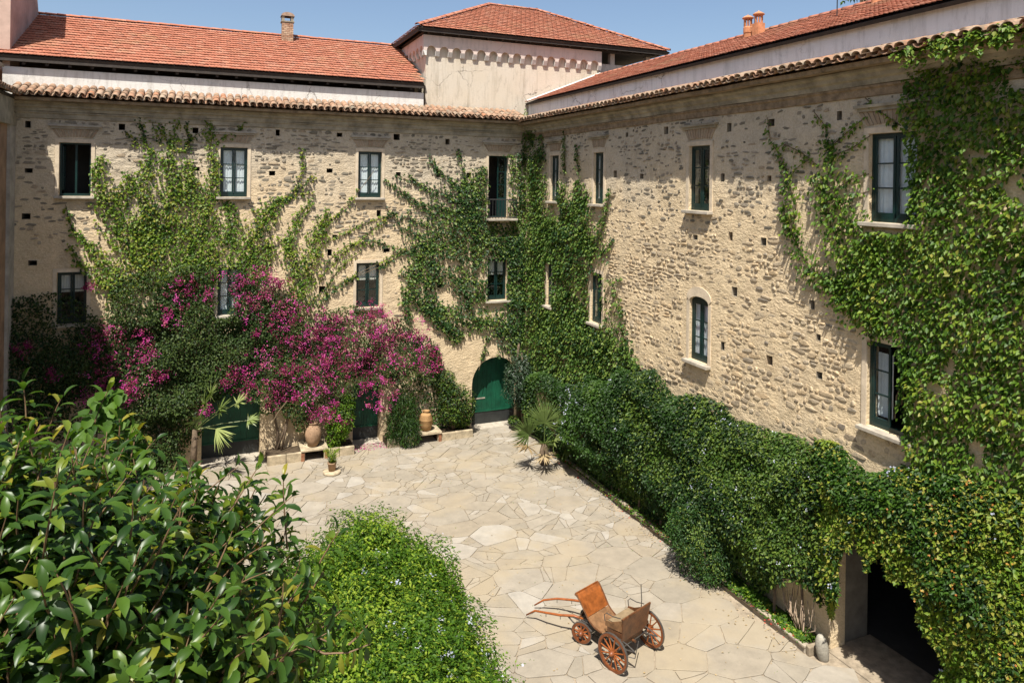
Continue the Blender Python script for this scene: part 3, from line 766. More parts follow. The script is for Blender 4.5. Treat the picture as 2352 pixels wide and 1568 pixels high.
eaves(WB, wing_back, XL+.1, XR-.40, 12.58, 1.0, .36)
eaves(WR, wing_right, -26.62, -4.0, 12.50, 1.0, .26)

# ------------------------------------------------------------------ upper walls and roofs
def roof_tile_variants():
    out = []
    for k in range(3):
        w, L = .225, .34; xs = [0, .12, .3, .5, .62, .8, 1.0]; hs = [.010, .016, .004, .002, .014, .004, .002]
        V = []; F = []
        for (y, lift) in ((0, .040), (L, .0)):
            for x, h in zip(xs, hs): V.append((x*w*.99, y, h+lift+(.004*k)))
        n = len(xs)
        for x, h in zip(xs, hs): V.append((x*w*.99, .004, h+.024))
        for i in range(n-1): F += [(i, i+1, n+i+1, n+i), (2*n+i, 2*n+i+1, i+1, i)]
        out.append(tri(V, F))
    return out
RV = roof_tile_variants()
def roof_field(parent, O, A, S, poly, limit=300, name='roof_tile', row=.285, col=.223):
    """tiles on the plane O + u*A + v*S (A along the eave, S up the slope), kept inside poly (u,v)"""
    O, A, S = Vector(O), Vector(A).normalized(), Vector(S).normalized(); Nn = A.cross(S).normalized()
    us = [p[0] for p in poly]; vs_ = [p[1] for p in poly]; placed = []
    nv = int((max(vs_)-min(vs_))/row)+1; nu = int((max(us)-min(us))/col)+1
    for j in range(nv):
        for i in range(nu):
            u, v = min(us)+i*col+(col/2 if j % 2 else 0), min(vs_)+j*row
            if not inside(poly, u+col/2, v+row*.5): continue
            P = O+A*u+S*v+Nn*random.uniform(0, .006); m_ = Matrix.Identity(4); d = (S+A*random.uniform(-.02, .02)).normalized()
            m_.col[0][:3] = A; m_.col[1][:3] = d; m_.col[2][:3] = Nn; m_.col[3][:3] = P
            X, Y, f = to_px(P); placed.append((random.randrange(3), m_, (1 if 0 < X < 2352 and Y > 0 else .1)/f**2))
    pieces(parent, name, RV, M['roof_tile'], placed, limit, 'roof_tiles')
    deck = MB(); q = [O+A*u+S*v-Nn*.03 for u, v in poly]; q2 = [p-Nn*.08 for p in q]; k = len(q)
    deck.add(q+q2, [tuple(range(k)), tuple(range(k, 2*k))[::-1]] + [(i, i+k, (i+1) % k+k, (i+1) % k) for i in range(k)])
    return deck.build('roof_deck', M['timber'], parent)
def ridge(parent, P0, P1, name='ridge_tile'):
    P0, P1 = Vector(P0), Vector(P1); d = (P1-P0); L = d.length; d.normalize(); n = int(L/.38); a = d.cross(Vector((0, 0, 1))).normalized(); up = a.cross(d); pl = []
    for i in range(n):
        m_ = Matrix.Identity(4); m_.col[0][:3] = a*1.15; m_.col[1][:3] = d*.85; m_.col[2][:3] = up*1.0; m_.col[3][:3] = P0+d*(L*i/n)+up*(.0+random.uniform(0, .012)); pl.append((random.randrange(3), m_, 1))
    pieces(parent, name, BV, M['roof_tile'], pl, 300, None, True)
# back wing: white band, dark eaves gap with rafters, tiled roof
EY, EZ, RY, RZ = 27.06, 13.88, 31.5, 16.08
g = MB(); g.box((XL-.35, 27.29, 12.6), (7.72, 27.6, 13.52)); g.build('plaster_band', M['white'], wing_back)
g = MB(); g.box((XL-.4, 28.6, 12.6), (7.7, 28.7, 14.35)); g.build('attic_backing', M['timber'], wing_back)
sl = math.atan2(RZ-EZ, RY-EY); Sv = Vector((0, math.cos(sl), math.sin(sl))); LS = math.hypot(RZ-EZ, RY-EY)
roof_field(wing_back, (-6.6, EY, EZ), (1, 0, 0), Sv, [(0, 0), (14.28, 0), (14.28, LS), (0, LS)])
g = MB(); g.box((-6.6, EY+.05, EZ-.20), (7.68, EY+.12, EZ-.06)); g.build('fascia', M['timber'], wing_back)
for k in range(22):
    x = -6.3+k*.64; g = MB(); q = Vector((x, EY+.13, EZ-.17)); g.add([q, q+Vector((.09, 0, 0)), q+Vector((.09, 0, -.12)), q+Vector((0, 0, -.12)), q+Sv*1.9, q+Sv*1.9+Vector((.09, 0, 0)), q+Sv*1.9+Vector((.09, 0, -.12)), q+Sv*1.9+Vector((0, 0, -.12))], [(0, 1, 2, 3), (0, 4, 5, 1), (1, 5, 6, 2), (2, 6, 7, 3), (3, 7, 4, 0)]); g.build('rafter', M['timber'], wing_back)
ridge(wing_back, (-6.6, RY, RZ+.02), (7.65, RY, RZ+.02))
g = MB(); g.add([(-6.6, RY, RZ), (7.7, RY, RZ), (7.7, RY+4.5, RZ-2.1), (-6.6, RY+4.5, RZ-2.1)], [(0, 1, 2, 3)]); g.build('rear_roof_slope', M['timber'], wing_back)
g = MB(); g.add([(XL-.4, 36, -.4), (XR+6, 36, -.4), (XR+6, 36, 14), (XL-.4, 36, 14)], [(0, 1, 2, 3)]); g.build('rear_wall', M['cornice'], wing_back)
# right wing
g = MB(); g.box((12.37, 0, 12.5), (12.7, 27.45, 13.38)); g.build('plaster_band', M['white_grey'], wing_right)
RX0, RZ0, RX1, RZ1 = 12.20, 13.40, 15.6, 14.74
sl = math.atan2(RZ1-RZ0, RX1-RX0); Sr = Vector((math.cos(sl), 0, math.sin(sl))); LR = math.hypot(RZ1-RZ0, RX1-RX0)
roof_field(wing_right, (RX0, 27.45, RZ0), (0, -1, 0), Sr, [(0, 0), (26, 0), (26, LR), (0, LR)])
ridge(wing_right, (RX1, 27.4, RZ1+.02), (RX1, 1.5, RZ1+.02))
g = MB(); g.add([(RX1, 1.5, RZ1), (RX1, 27.4, RZ1), (RX1+3.4, 27.4, RZ1-1.3), (RX1+3.4, 1.5, RZ1-1.3)], [(0, 1, 2, 3)]); g.build('rear_roof_slope', M['timber'], wing_right)
g = MB(); g.add([(RX1+3.3, 1, -.4), (RX1+3.3, 27.4, -.4), (RX1+3.3, 27.4, 13.6), (RX1+3.3, 1, 13.6)], [(0, 1, 2, 3)]); g.build('rear_wall', M['cornice'], wing_right)
g = MB(); g.box((RX0, 27.42, RZ0+.02), (RX0+.01, 27.47, RZ0+.03)); 
f0, f1 = Vector((RX0+.05, 27.40, RZ0+.07)), Vector((RX1+.2, 27.40, RZ1+.16)); g.tube([f0, f1], .05, 6); g.build('mortar_flashing', M['white'], wing_right)

# ------------------------------------------------------------------ tower
tower = empty('tower', (13, 31, 12.6), 'square cream and pink plastered tower with corbel arcade and hipped red tile roof', 'tower')
TX0, TX1, TY0, TY1 = 7.86, 18.7, 27.52, 36.1
g = MB(); g.box((TX0, TY0, 12.4), (15.8, TY1, 15.86)); g.build('wall', M['tower'], tower)
g = MB(); g.box((15.802, TY0+.25, 12.4), (TX1, TY1-.01, 15.40)); g.build('side_wall', M['tower_pink'], tower)
for x in (16.55, 18.45):
    g = MB(); g.box((x, TY0+.27, 15.402), (x+.22, TY0+.5, 16.0)); g.build('loggia_pier', M['tower_pink'], tower)
# corbel arcade on the front: a parapet band with arches cut in its foot, carried on corbels
def arcade(x0, x1, y, out, n, z0, zs, z1, front=True):
    pw = .15; span = (x1-x0-pw)/n
    def P(t, z, o):
        return Vector((t, y-o, z)) if front else Vector((y-o, t, z))
    mb = MB(); rise = span-pw; R_ = rise/2
    for k in range(n):
        a = x0+pw+k*span; b_ = a+span-pw; c = (a+b_)/2; A = [(c-R_*math.cos(math.pi*i/8), zs+R_*1.05*math.sin(math.pi*i/8)) for i in range(9)]
        for (ta, za), (tb, zb) in zip(A, A[1:]):
            mb.add([P(ta, za, out), P(tb, zb, out), P(tb, z1, out), P(ta, z1, out), P(ta, za, 0), P(tb, zb, 0)], [(0, 1, 2, 3), (0, 4, 5, 1)])
    for k in range(n+1):
        a = x0+k*span; mb.add([P(a, zs, out), P(a+pw, zs, out), P(a+pw, z1, out), P(a, z1, out), P(a, zs, 0), P(a+pw, zs, 0)], [(0, 1, 2, 3), (0, 4, 5, 1)])
    mb.add([P(x0, z1, 0), P(x0, z1, out), P(x0, zs, out), P(x0, zs, 0), P(x1, z1, 0), P(x1, z1, out), P(x1, zs, out), P(x1, zs, 0)], [(0, 1, 2, 3), (4, 7, 6, 5), (0, 4, 5, 1)])
    mb.build('parapet_arcade', M['tower_pink'], tower)
    for k in range(n+1):
        a = x0+k*span; g = MB(); e = .012
        V = [P(a-e, z0, .015), P(a+pw+e, z0, .015), P(a+pw+e, zs, .015), P(a-e, zs, .015), P(a-e, z0, out*.55), P(a+pw+e, z0, out*.55), P(a+pw+e, zs, out+.012), P(a-e, zs, out+.012)]
        g.add([v+(P(0, 0, 0)-P(0, 0, .016) if 0 else Vector((0, 0, 0))) for v in V], [(0, 3, 2, 1), (4, 5, 6, 7), (0, 1, 5, 4), (1, 2, 6, 5), (2, 3, 7, 6), (3, 0, 4, 7)]); g.build('corbel', M['white'], tower)
arcade(7.70, 15.85, TY0-.003, .15, 15, 15.04, 15.24, 15.86)
arcade(27.37, 35.9, TX0-.003, .15, 15, 15.04, 15.24, 15.86, False)
ex0, ex1, ey0, ey1, ez, rz = 7.36, 19.25, 27.06, 36.6, 16.10, 18.52
rx0, rx1, ry = ex0+4.83, ex1-4.55, (ey0+ey1)/2
for nm, O, A, up, poly in [
    ('front', (ex0, ey0, ez), (1, 0, 0), Vector((0, ry-ey0, rz-ez)), lambda L: [(0, 0), (ex1-ex0, 0), (rx1-ex0, L), (rx0-ex0, L)]),
    ('left', (ex0, ey1, ez), (0, -1, 0), Vector((rx0-ex0, 0, rz-ez)), lambda L: [(0, 0), (ey1-ey0, 0), (ey1-ry, L)]),
    ('right', (ex1, ey0, ez), (0, 1, 0), Vector((rx1-ex1, 0, rz-ez)), lambda L: [(0, 0), (ey1-ey0, 0), (ry-ey0, L)]),
    ('rear', (ex1, ey1, ez), (-1, 0, 0), Vector((0, ry-ey1, rz-ez)), lambda L: [(0, 0), (ex1-ex0, 0), (ex1-rx0, L), (ex1-rx1, L)])]:
    roof_field(tower, O, A, up, poly(up.length), 300 if nm == 'front' else 0)
ridge(tower, (rx0, ry, rz+.03), (rx1, ry, rz+.03))
for c in [((ex0, ey0), rx0), ((ex1, ey0), rx1), ((ex0, ey1), rx0), ((ex1, ey1), rx1)]: ridge(tower, (c[0][0], c[0][1], ez+.05), (c[1], ry, rz+.05), 'hip_tile')
g = MB(); g.box((ex0+.35, ey0+.35, 15.90), (ex1-.35, ey1-.35, 16.0)); g.build('soffit', M['timber'], tower)
g = MB(); g.box((ex0+.06, ey0+.06, ez-.17), (ex1-.06, ey0+.11, ez-.06)); g.box((ex0+.055, ey0+.115, ez-.17), (ex0+.11, ey1-.06, ez-.06)); g.build('fascia', M['timber'], tower)
for k in range(18):
    g = MB(); x = ex0+.5+k*.63; g.box((x, ey0+.12, ez-.19), (x+.08, ey0+.6, ez-.09)); g.build('rafter_end', M['timber'], tower)

# ------------------------------------------------------------------ left wing (its end shows at the picture's left edge) and the block on its roof
wing_left = empty('stone_wing', (XL, 16, 0), 'ochre painted wing at the left edge whose eaves shade the corner', 'building')
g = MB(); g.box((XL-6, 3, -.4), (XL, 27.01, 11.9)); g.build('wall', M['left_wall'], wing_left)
g = MB(); g.box((XL+.002, 26.35, -.3), (XL+.09, 27.0, 11.6)); g.build('corner_pilaster', M['left_stone'], wing_left)
g = MB(); g.box((XL-6, 3, 11.6), (XL+.12, 26.96, 12.0)); g.box((XL-6, 3, 12.002), (XL+.12, 26.65, 12.42)); g.build('cornice', M['cornice'], wing_left)
class LeftWall(Wall):
    def P(s, t, z, o=0.0): return Vector((XL+o, t, z))
    a = Vector((0, 1, 0)); n = Vector((1, 0, 0))
eaves(LeftWall('L'), wing_left, 15.0, 26.3, 12.55, 1.0, .30, .38)
g = MB(); g.box((XL-6, 3, 12.425), (XL+.16, 26.5, 12.52)); g.build('eave_board', M['timber'], wing_left)
g = MB(); g.box((XL-5, 3, 12.53), (XL-.5, 27.0, 13.5)); g.build('plaster_band', M['pink'], wing_left)
g = MB(); g.add([(XL-.2, 3, 13.52), (XL-.2, 26.85, 13.52), (XL-5, 26.85, 15.4), (XL-5, 3, 15.4), (XL-.2, 3, 13.42), (XL-.2, 26.85, 13.42), (XL-5, 26.85, 15.3), (XL-5, 3, 15.3)], [(0, 1, 2, 3), (4, 7, 6, 5), (0, 4, 5, 1), (1, 5, 6, 2), (3, 2, 6, 7)]); g.build('roof_slope', M['cornice'], wing_left)
block = empty('rooftop_block', (-8, 29, 14), 'pinkish plastered block rising above the red roof at the top left corner', 'building')
bx = -6.02
g = MB(); z1 = 18.4
g.add([(bx, 27.35, 13.4), (bx, 31.3, 13.4), (bx, 31.3, 16.2), (bx, 30.9, 17.0), (bx, 30.3, z1), (bx, 27.35, z1), (bx-5, 27.35, 13.4), (bx-5, 31.3, 13.4), (bx-5, 31.3, 16.2), (bx-5, 30.9, 17.0), (bx-5, 30.3, z1), (bx-5, 27.35, z1)],
      [(0, 1, 2, 3, 4, 5), (6, 11, 10, 9, 8, 7), (0, 5, 11, 6), (1, 7, 8, 2), (2, 8, 9, 3), (3, 9, 10, 4), (4, 10, 11, 5)]); g.build('wall', M['pink'], block)
g = MB(); g.box((bx-5.1, 27.25, z1), (bx+.15, 30.4, z1+.12)); g.build('coping', M['cornice'], block)

# ------------------------------------------------------------------ chimneys, aerial
def brick_chimney():
    r = empty('chimney', (2.86, 31.0, 15.5), 'square brick chimney with arched cap on the ridge of the left roof', 'chimney')
    b_ = MB(); bm = M['brick_plaster_c']
    x0, x1, y0, y1 = 2.62, 3.08, 30.8, 31.2
    g = MB(); g.box((x0+.01, y0+.01, 15.4), (x1-.01, y1-.01, 16.55)); g.build('core', M['cornice'], r)
    z = 15.55; row = 0
    while z < 16.52:
        for k in range(4):
            for (a, bb, c, d, off) in ((x0, x1, y0-.006, y0+.03, 'x'), ):
                w = (x1-x0)/3; s = a+(k-(.5 if row % 2 else 0))*w; e = min(s+w-.012, bb); s = max(s, a)
                if e-s > .03: g = MB(); g.box((s, c, z), (e, d, z+.062)); g.build('brick', bm, r)
        z += .075; row += 1
    g = MB(); g.box((x0-.03, y0-.03, 16.552), (x1+.03, y1+.03, 16.60))
    for sx in (x0, x1-.1): g.box((sx, y0, 16.602), (sx+.1, y1, 16.80))
    g.build('cap_pier', M['cornice'], r)
    A = [((x0+x1)/2-(.27)*math.cos(math.pi*i/8), 16.80+.16*math.sin(math.pi*i/8)) for i in range(9)]
    g = MB()
    for (a, za), (b2, zb) in zip(A, A[1:]):
        g.add([(a, y0-.04, za), (b2, y0-.04, zb), (b2, y1+.04, zb), (a, y1+.04, za)], [(0, 1, 2, 3)])
    g.add([(a, y0-.04, za) for a, za in A], [tuple(range(9))]); g.add([(a, y1+.04, za) for a, za in A], [tuple(range(9))[::-1]]); g.build('arched_cap', M['barrel_cap'], r)
M['brick_plaster_c'] = m_pieces('chimney_brick', [(0, (.34, .19, .12)), (.5, (.42, .27, .18)), (1, (.50, .36, .25))], .9, 12, .3, .4, .01, .1)
M['barrel_cap'] = m_plain('old_clay_cap', (.30, .21, .15), .9, .35, 8, .5)
M['terracotta'] = m_plain('terracotta', (.46, .20, .10), .85, .3, 6, .35, .008, spec=.2)
brick_chimney()
def pot_chimney(x, y, z, h, label, square):
    r = empty('chimney', (x, y, z), label, 'chimney', None); s = .13
    g = MB()
    if square: g.box((x-s, y-s, z-.3), (x+s, y+s, z+h*.42))
    else: g.lathe([(s*.95, z-.3), (s*.95, z+.05), (s*1.05, z+.06), (s*1.05, z+h*.36), (s*.9, z+h*.42)], (x, y, 0), 14)
    g.build('stack', M['terracotta'], r)
    for k in range(8):
        a = 2*math.pi*k/8; g = MB(); g.tube([(x+math.cos(a)*s*.8, y+math.sin(a)*s*.8, z+h*.42), (x+math.cos(a)*s*.8, y+math.sin(a)*s*.8, z+h*.80)], .022, 5); g.build('pillar', M['terracotta'], r)
    g = MB(); g.lathe([(s*.9, z+h*.78), (s*1.35, z+h*.84), (s*1.3, z+h*.88), (s*.7, z+h*.96), (s*.2, z+h), (.01, z+h*1.04)], (x, y, 0), 14); g.build('cap', M['terracotta'], r, True)
pot_chimney(15.05, 17.16, 14.62, .60, 'round red clay chimney pot, left one of the pair on the right roof', False)
pot_chimney(15.05, 16.70, 14.62, .62, 'square footed clay chimney pot, right one of the pair on the right roof', True)
pot_chimney(15.35, 12.85, 14.72, .34, 'low red chimney pot at the top edge above the right roof', False)
g = MB(); p = on_right(1922, 42, 14.2); g.tube([p+Vector((0, 0, -.3)), p+Vector((.01, .0, .7)), p+Vector((-.02, 0, 1.6))], .014, 5); g.tube([p+Vector((0, -.2, 1.3)), p+Vector((0, .2, 1.3))], .008, 4)
tag(g.build('aerial', M['iron'], None), 'thin metal aerial standing on the right roof against the sky', 'aerial')

# ================================================================== plants
TPL = {
 'kite': (np.array([(0, 0, 0), (.42, .5, .10), (1, 0, -.06), (.42, -.5, .10)]), np.array([(0, 1, 2), (0, 2, 3)])),
 'oval': (np.array([(0, 0, 0), (.3, .45, .09), (.72, .38, .03), (1, 0, -.14), (.72, -.38, .03), (.3, -.45, .09)]), np.array([(0, 1, 3), (1, 2, 3), (0, 3, 5), (5, 3, 4)])),
 'ficus': (np.array([(0, 0, 0), (.22, .34, .10), (.22, 0, .04), (.22, -.34, .10), (.52, .5, .10), (.52, 0, .02), (.52, -.5, .10), (.80, .36, -.0), (.80, 0, -.08), (.80, -.36, -.0), (1, 0, -.24)]),
           np.array([(0, 2, 1), (0, 3, 2), (1, 2, 5), (1, 5, 4), (2, 3, 6), (2, 6, 5), (4, 5, 8), (4, 8, 7), (5, 6, 9), (5, 9, 8), (7, 8, 10), (8, 9, 10)])),
 'flower': (np.array([(0, 0, 0)] + [(.5*math.cos(2*math.pi*k/5+d), .5*math.sin(2*math.pi*k/5+d), .08) for k in range(5) for d in (-.35, .35)]), np.array([(0, 1+2*k, 2+2*k) for k in range(5)])),
 'blade': (np.array([(0, -.5, 0), (0, .5, 0), (.5, .42, .04), (.5, -.42, .04), (1, 0, -.02)]), np.array([(0, 1, 2), (0, 2, 3), (3, 2, 4)])),
}
def unit(a): return a/np.maximum(1e-9, np.linalg.norm(a, axis=1, keepdims=True))
def rnd(n): return unit(rng.normal(size=(n, 3)))
def leaf_verts(P, Nn, D, L, Wd, tpl):
    Nn = unit(Nn); D = unit(D - Nn*np.sum(D*Nn, 1, keepdims=True)); S = np.cross(Nn, D)
    T, F = TPL[tpl]; n, k = len(P), len(T); L = np.broadcast_to(L, (n,)); Wd = np.broadcast_to(Wd, (n,))
    V = P[:, None, :] + D[:, None, :]*(T[None, :, 0:1]*L[:, None, None]) + S[:, None, :]*(T[None, :, 1:2]*Wd[:, None, None]) + Nn[:, None, :]*(T[None, :, 2:3]*L[:, None, None])
    Fc = (F[None, :, :] + (np.arange(n)*k)[:, None, None]).reshape(-1, 3)
    return V.reshape(-1, 3), Fc, k
def leaves(name, P, Nn, D, L, Wd, tint, mat, parent, tpl='kite', smooth=False):
    if len(P) == 0: return None
    V, F, k = leaf_verts(P, Nn, D, L, Wd, tpl)
    o = link(name, fast_mesh(name, V, F, np.repeat(np.clip(tint, 0.001, .999), k), smooth), mat, parent); o['kind'] = 'stuff'; return o

M['creeper'] = m_leaf('creeper_leaf', [(0, (.010, .032, .004)), (.35, (.030, .074, .006)), (.65, (.068, .130, .010)), (.88, (.130, .180, .016)), (1, (.19, .18, .03))], .5, .3, .28)
M['ivy'] = m_leaf('dark_creeper_leaf', [(0, (.008, .027, .005)), (.4, (.023, .060, .010)), (.75, (.052, .105, .015)), (1, (.12, .165, .028))], .5, .26, .28)
M['hedge'] = m_leaf('hedge_leaf', [(0, (.007, .022, .004)), (.4, (.018, .048, .007)), (.75, (.042, .088, .011)), (1, (.10, .145, .02))], .5, .3, .28)
M['plumb'] = m_leaf('bush_leaf', [(0, (.018, .050, .004)), (.4, (.055, .118, .007)), (.75, (.115, .190, .012)), (1, (.19, .25, .025))], .55, .35, .22)
M['ficus'] = m_leaf('rubber_leaf', [(0, (.015, .040, .007)), (.4, (.032, .072, .010)), (.75, (.062, .118, .013)), (.93, (.12, .155, .016)), (1, (.22, .18, .02))], .38, .28, .32)
M['boug_leaf'] = m_leaf('bougainvillea_leaf', [(0, (.008, .022, .005)), (.5, (.022, .046, .009)), (1, (.058, .088, .018))], .55, .3, .25)
M['bract'] = m_leaf('magenta_bract', [(0, (.10, .007, .025)), (.35, (.21, .014, .08)), (.65, (.35, .028, .17)), (.85, (.45, .06, .27)), (1, (.36, .12, .09))], .65, .25, .15, (1.3, .9, 1.2))
M['pale'] = m_leaf('pale_blue_petal', [(0, (.50, .52, .72)), (.5, (.62, .66, .82)), (1, (.78, .78, .82))], .6, .25, .2, (1.1, 1.1, 1.1))
M['hip'] = m_leaf('orange_hip', [(0, (.45, .13, .03)), (1, (.55, .30, .06))], .5, .2, .3, (1.1, 1, .8))
M['red_petal'] = m_leaf('red_petal', [(0, (.45, .03, .02)), (1, (.60, .10, .06))], .6, .2, .2, (1, 1, 1))
M['olive'] = m_leaf('grey_green_leaf', [(0, (.012, .028, .012)), (.5, (.028, .054, .024)), (1, (.075, .11, .055))], .4, .2)
M['palm'] = m_leaf('palm_blade', [(0, (.048, .078, .018)), (.5, (.10, .145, .035)), (1, (.20, .24, .08))], .45, .2)
M['palm_dry'] = m_leaf('dry_palm_blade', [(0, (.22, .16, .07)), (1, (.38, .31, .17))], .7, .2, .2, (1, 1, 1))
M['bark'] = m_plain('bark', (.13, .095, .065), .9, .4, 8, .6, .01, spec=.1)
M['twig'] = m_plain('green_brown_stem', (.12, .085, .045), .85, .3, 10, .3)
M['shoot'] = m_plain('reddish_shoot', (.13, .075, .035), .7, .3, 10, .2)

# -------------------------------------------------- wall creepers laid along strokes (x, y, width) read off the walls
def stroke_pts(W, pts, dens, wf=.85, rag=1.0):
    """random wall points (t, z) along a stroke, with u=-1..1 across; dens = leaves per square metre"""
    out = []
    for (x0, y0, w0), (x1, y1, w1) in zip(pts, pts[1:]):
        ta, za = W.px(x0, y0); tb, zb = W.px(x1, y1)
        da = abs(W.px(x0+1, y0)[0]-ta)+abs(W.px(x0, y0+1)[1]-za); db = abs(W.px(x1+1, y1)[0]-tb)+abs(W.px(x1, y1+1)[1]-zb)
        wa, wb_ = w0*da/2, w1*db/2; L = math.hypot(tb-ta, zb-za)
        n = max(3, int(L*(wa+wb_)/2*dens*1.5)) + int(L*16)
        u = rng.random(n); c = np.clip(rng.normal(0, .46, n), -1.1*rag, 1.1*rag); w = wa+(wb_-wa)*u
        dx, dz = (tb-ta)/max(L, 1e-6), (zb-za)/max(L, 1e-6)
        j = rng.normal(0, .05, (n, 2))
        out.append(np.stack([ta+(tb-ta)*u - dz*c*w*wf + j[:, 0], za+(zb-za)*u + dx*c*w*wf + j[:, 1], c, w], 1))
    return np.concatenate(out)
def poly_pts(W, poly, dens, hole=.0, seed=1, sc=.9):
    """points in a picture polygon carried onto the wall"""
    tz = [W.px(*p) for p in poly]; t0, t1 = min(p[0] for p in tz), max(p[0] for p in tz); z0, z1 = min(p[1] for p in tz), max(p[1] for p in tz)
    n = int((t1-t0)*(z1-z0)*dens); q = np.stack([rng.uniform(t0, t1, n), rng.uniform(z0, z1, n)], 1); c = np.zeros(n, bool); m_ = len(tz)
    for i in range(m_):
        (x1, y1), (x2, y2) = tz[i], tz[(i+1) % m_]
        if y1 == y2: continue
        k = ((y1 > q[:, 1]) != (y2 > q[:, 1])) & (q[:, 0] < (x2-x1)*(q[:, 1]-y1)/(y2-y1)+x1); c ^= k
    q = q[c]; nn = .6*vnoise(np.concatenate([q*sc, np.full((len(q), 1), seed*1.7)], 1), seed)+.4*vnoise(np.concatenate([q*sc*2.7, np.full((len(q), 1), seed*2.1)], 1), seed+3)
    q = q[nn > hole]
    return np.concatenate([q, rng.normal(0, .4, (len(q), 1)), np.full((len(q), 1), 1.0)], 1)
def not_in(W, Q, ops, pad=.0, zpad=.0):
    k = np.ones(len(Q), bool)
    for o in ops:
        if o['kind'] == 'hole': continue
        a, b_, c, d = o['r']; k &= ~((Q[:, 0] > a-pad) & (Q[:, 0] < b_+pad) & (Q[:, 1] > c-.1-zpad) & (Q[:, 1] < d+pad))
    return Q[k]
def wall_foliage(W, Q, mat, parent, L=.105, thick=.16, tintf=None, name='foliage', tpl='kite', droop=.9, wid=.78):
    n = len(Q); out = np.array(W.n); A = np.array(W.a); up = np.array((0, 0, 1.0))
    base = np.array([W.P(0, 0, 0)]); P = A[None]*Q[:, 0:1] + up[None]*Q[:, 1:2]
    if W.side == 'B': P[:, 1] = YB
    else: P[:, 0] = XR
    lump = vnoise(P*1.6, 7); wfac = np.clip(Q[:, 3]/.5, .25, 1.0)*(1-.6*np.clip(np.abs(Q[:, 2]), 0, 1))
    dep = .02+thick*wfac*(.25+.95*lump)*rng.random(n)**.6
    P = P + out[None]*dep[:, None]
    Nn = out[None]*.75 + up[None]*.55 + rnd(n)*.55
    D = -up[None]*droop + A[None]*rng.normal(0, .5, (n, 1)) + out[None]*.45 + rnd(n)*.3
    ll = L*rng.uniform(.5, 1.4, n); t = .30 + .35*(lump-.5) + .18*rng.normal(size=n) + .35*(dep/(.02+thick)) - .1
    if tintf is not None: t = t + tintf(Q)
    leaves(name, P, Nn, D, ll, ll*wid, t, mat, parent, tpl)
def stems(W, strokes, mat, parent, r=.017, name='stem'):
    g = MB()
    for s in strokes:
        pts = []
        for i, (x, y, w) in enumerate(s):
            t, z = W.px(x, y); pts.append(W.P(t+random.uniform(-.02, .02), z, .025))
        g.tube(pts, [r*(.5+.5*min(1, s[i][2]/40)) for i in range(len(pts))], 4, False)
    g.build(name, mat, parent)
def thin(s, w=7): return [(x, y, w) for x, y in s]
def edge_yellow(Q): return .28*np.clip(np.abs(Q[:, 2])-.35, 0, 1) + np.where(Q[:, 3] < .14, .26, 0)

S_left = [[(430,720,140),(405,600,165),(400,500,120),(395,420,70),(380,350,36)], [(340,650,80),(300,560,80),(265,500,70),(235,440,48),(222,385,40),(236,358,26)], [(370,560,70),(340,480,44),(322,430,44),(345,365,26),(352,340,12)],
          [(450,650,90),(470,540,90),(480,440,54),(497,400,30),(485,350,24)], [(520,650,70),(560,580,70),(600,520,64),(618,480,40),(640,455,18)], [(575,640,60),(600,600,44),(625,560,26)], [(290,650,46),(240,600,30),(200,560,26),(165,520,14),(158,498,6)], [(300,690,56),(230,640,32),(180,600,20),(160,562,6)],
          [(655,730,60),(695,650,50),(718,575,48),(742,505,28),(750,478,12)], [(680,640,34),(660,560,30),(682,505,20),(716,455,8)], [(300,500,60),(330,520,50),(360,600,60)], [(262,470,44),(300,420,30),(290,395,16)], [(430,470,60),(440,400,30),(430,365,16)], [(520,560,50),(540,500,30),(520,460,24)]]
T_left = [thin(s) for s in [[(730,640),(790,580),(850,530),(893,497)], [(742,520),(800,470),(840,420),(858,395)], [(735,690),(760,660),(800,640),(880,600),(930,570)], [(640,470),(680,430),(700,380),(690,340)], [(620,480),(660,450),(720,440)], [(600,520),(650,470),(720,400)],
          [(750,600),(800,560),(860,560)], [(740,560),(820,520),(900,490)], [(700,700),(745,665),(790,600),(830,575)], [(160,500),(150,470)], [(550,600),(640,560),(660,540)], [(220,400),(208,385)]]]
D_left = [[(400,352,26),(400,300,14),(410,265,10),(405,246,6)], [(345,348,16),(330,310,9),(318,270,6),(316,250,5)], [(480,345,22),(490,295,16),(470,258,9),(456,238,6)], [(500,325,12),(556,292,7),(566,256,5)], [(325,335,10),(286,302,6)], [(440,345,10),(428,290,6),(440,260,5)], [(375,335,9),(352,290,6),(346,258,5)], [(392,340,10),(372,300,6),(370,262,5)], [(420,345,10),(450,310,6),(470,300,5)]]
creeper_l = empty('wall_creeper', tuple(WB.P(.3, 3.0, 0)), 'bright green creeper spread like a fan between the first two windows of the back wall', 'creeper')
Q = np.concatenate([stroke_pts(WB, s, 200, .66) for s in S_left]+[stroke_pts(WB, s, 120) for s in T_left]+[stroke_pts(WB, s, 200) for s in D_left])
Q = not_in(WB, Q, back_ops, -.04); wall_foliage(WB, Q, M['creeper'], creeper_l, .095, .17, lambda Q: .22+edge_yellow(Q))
stems(WB, S_left+T_left+D_left, M['twig'], creeper_l)

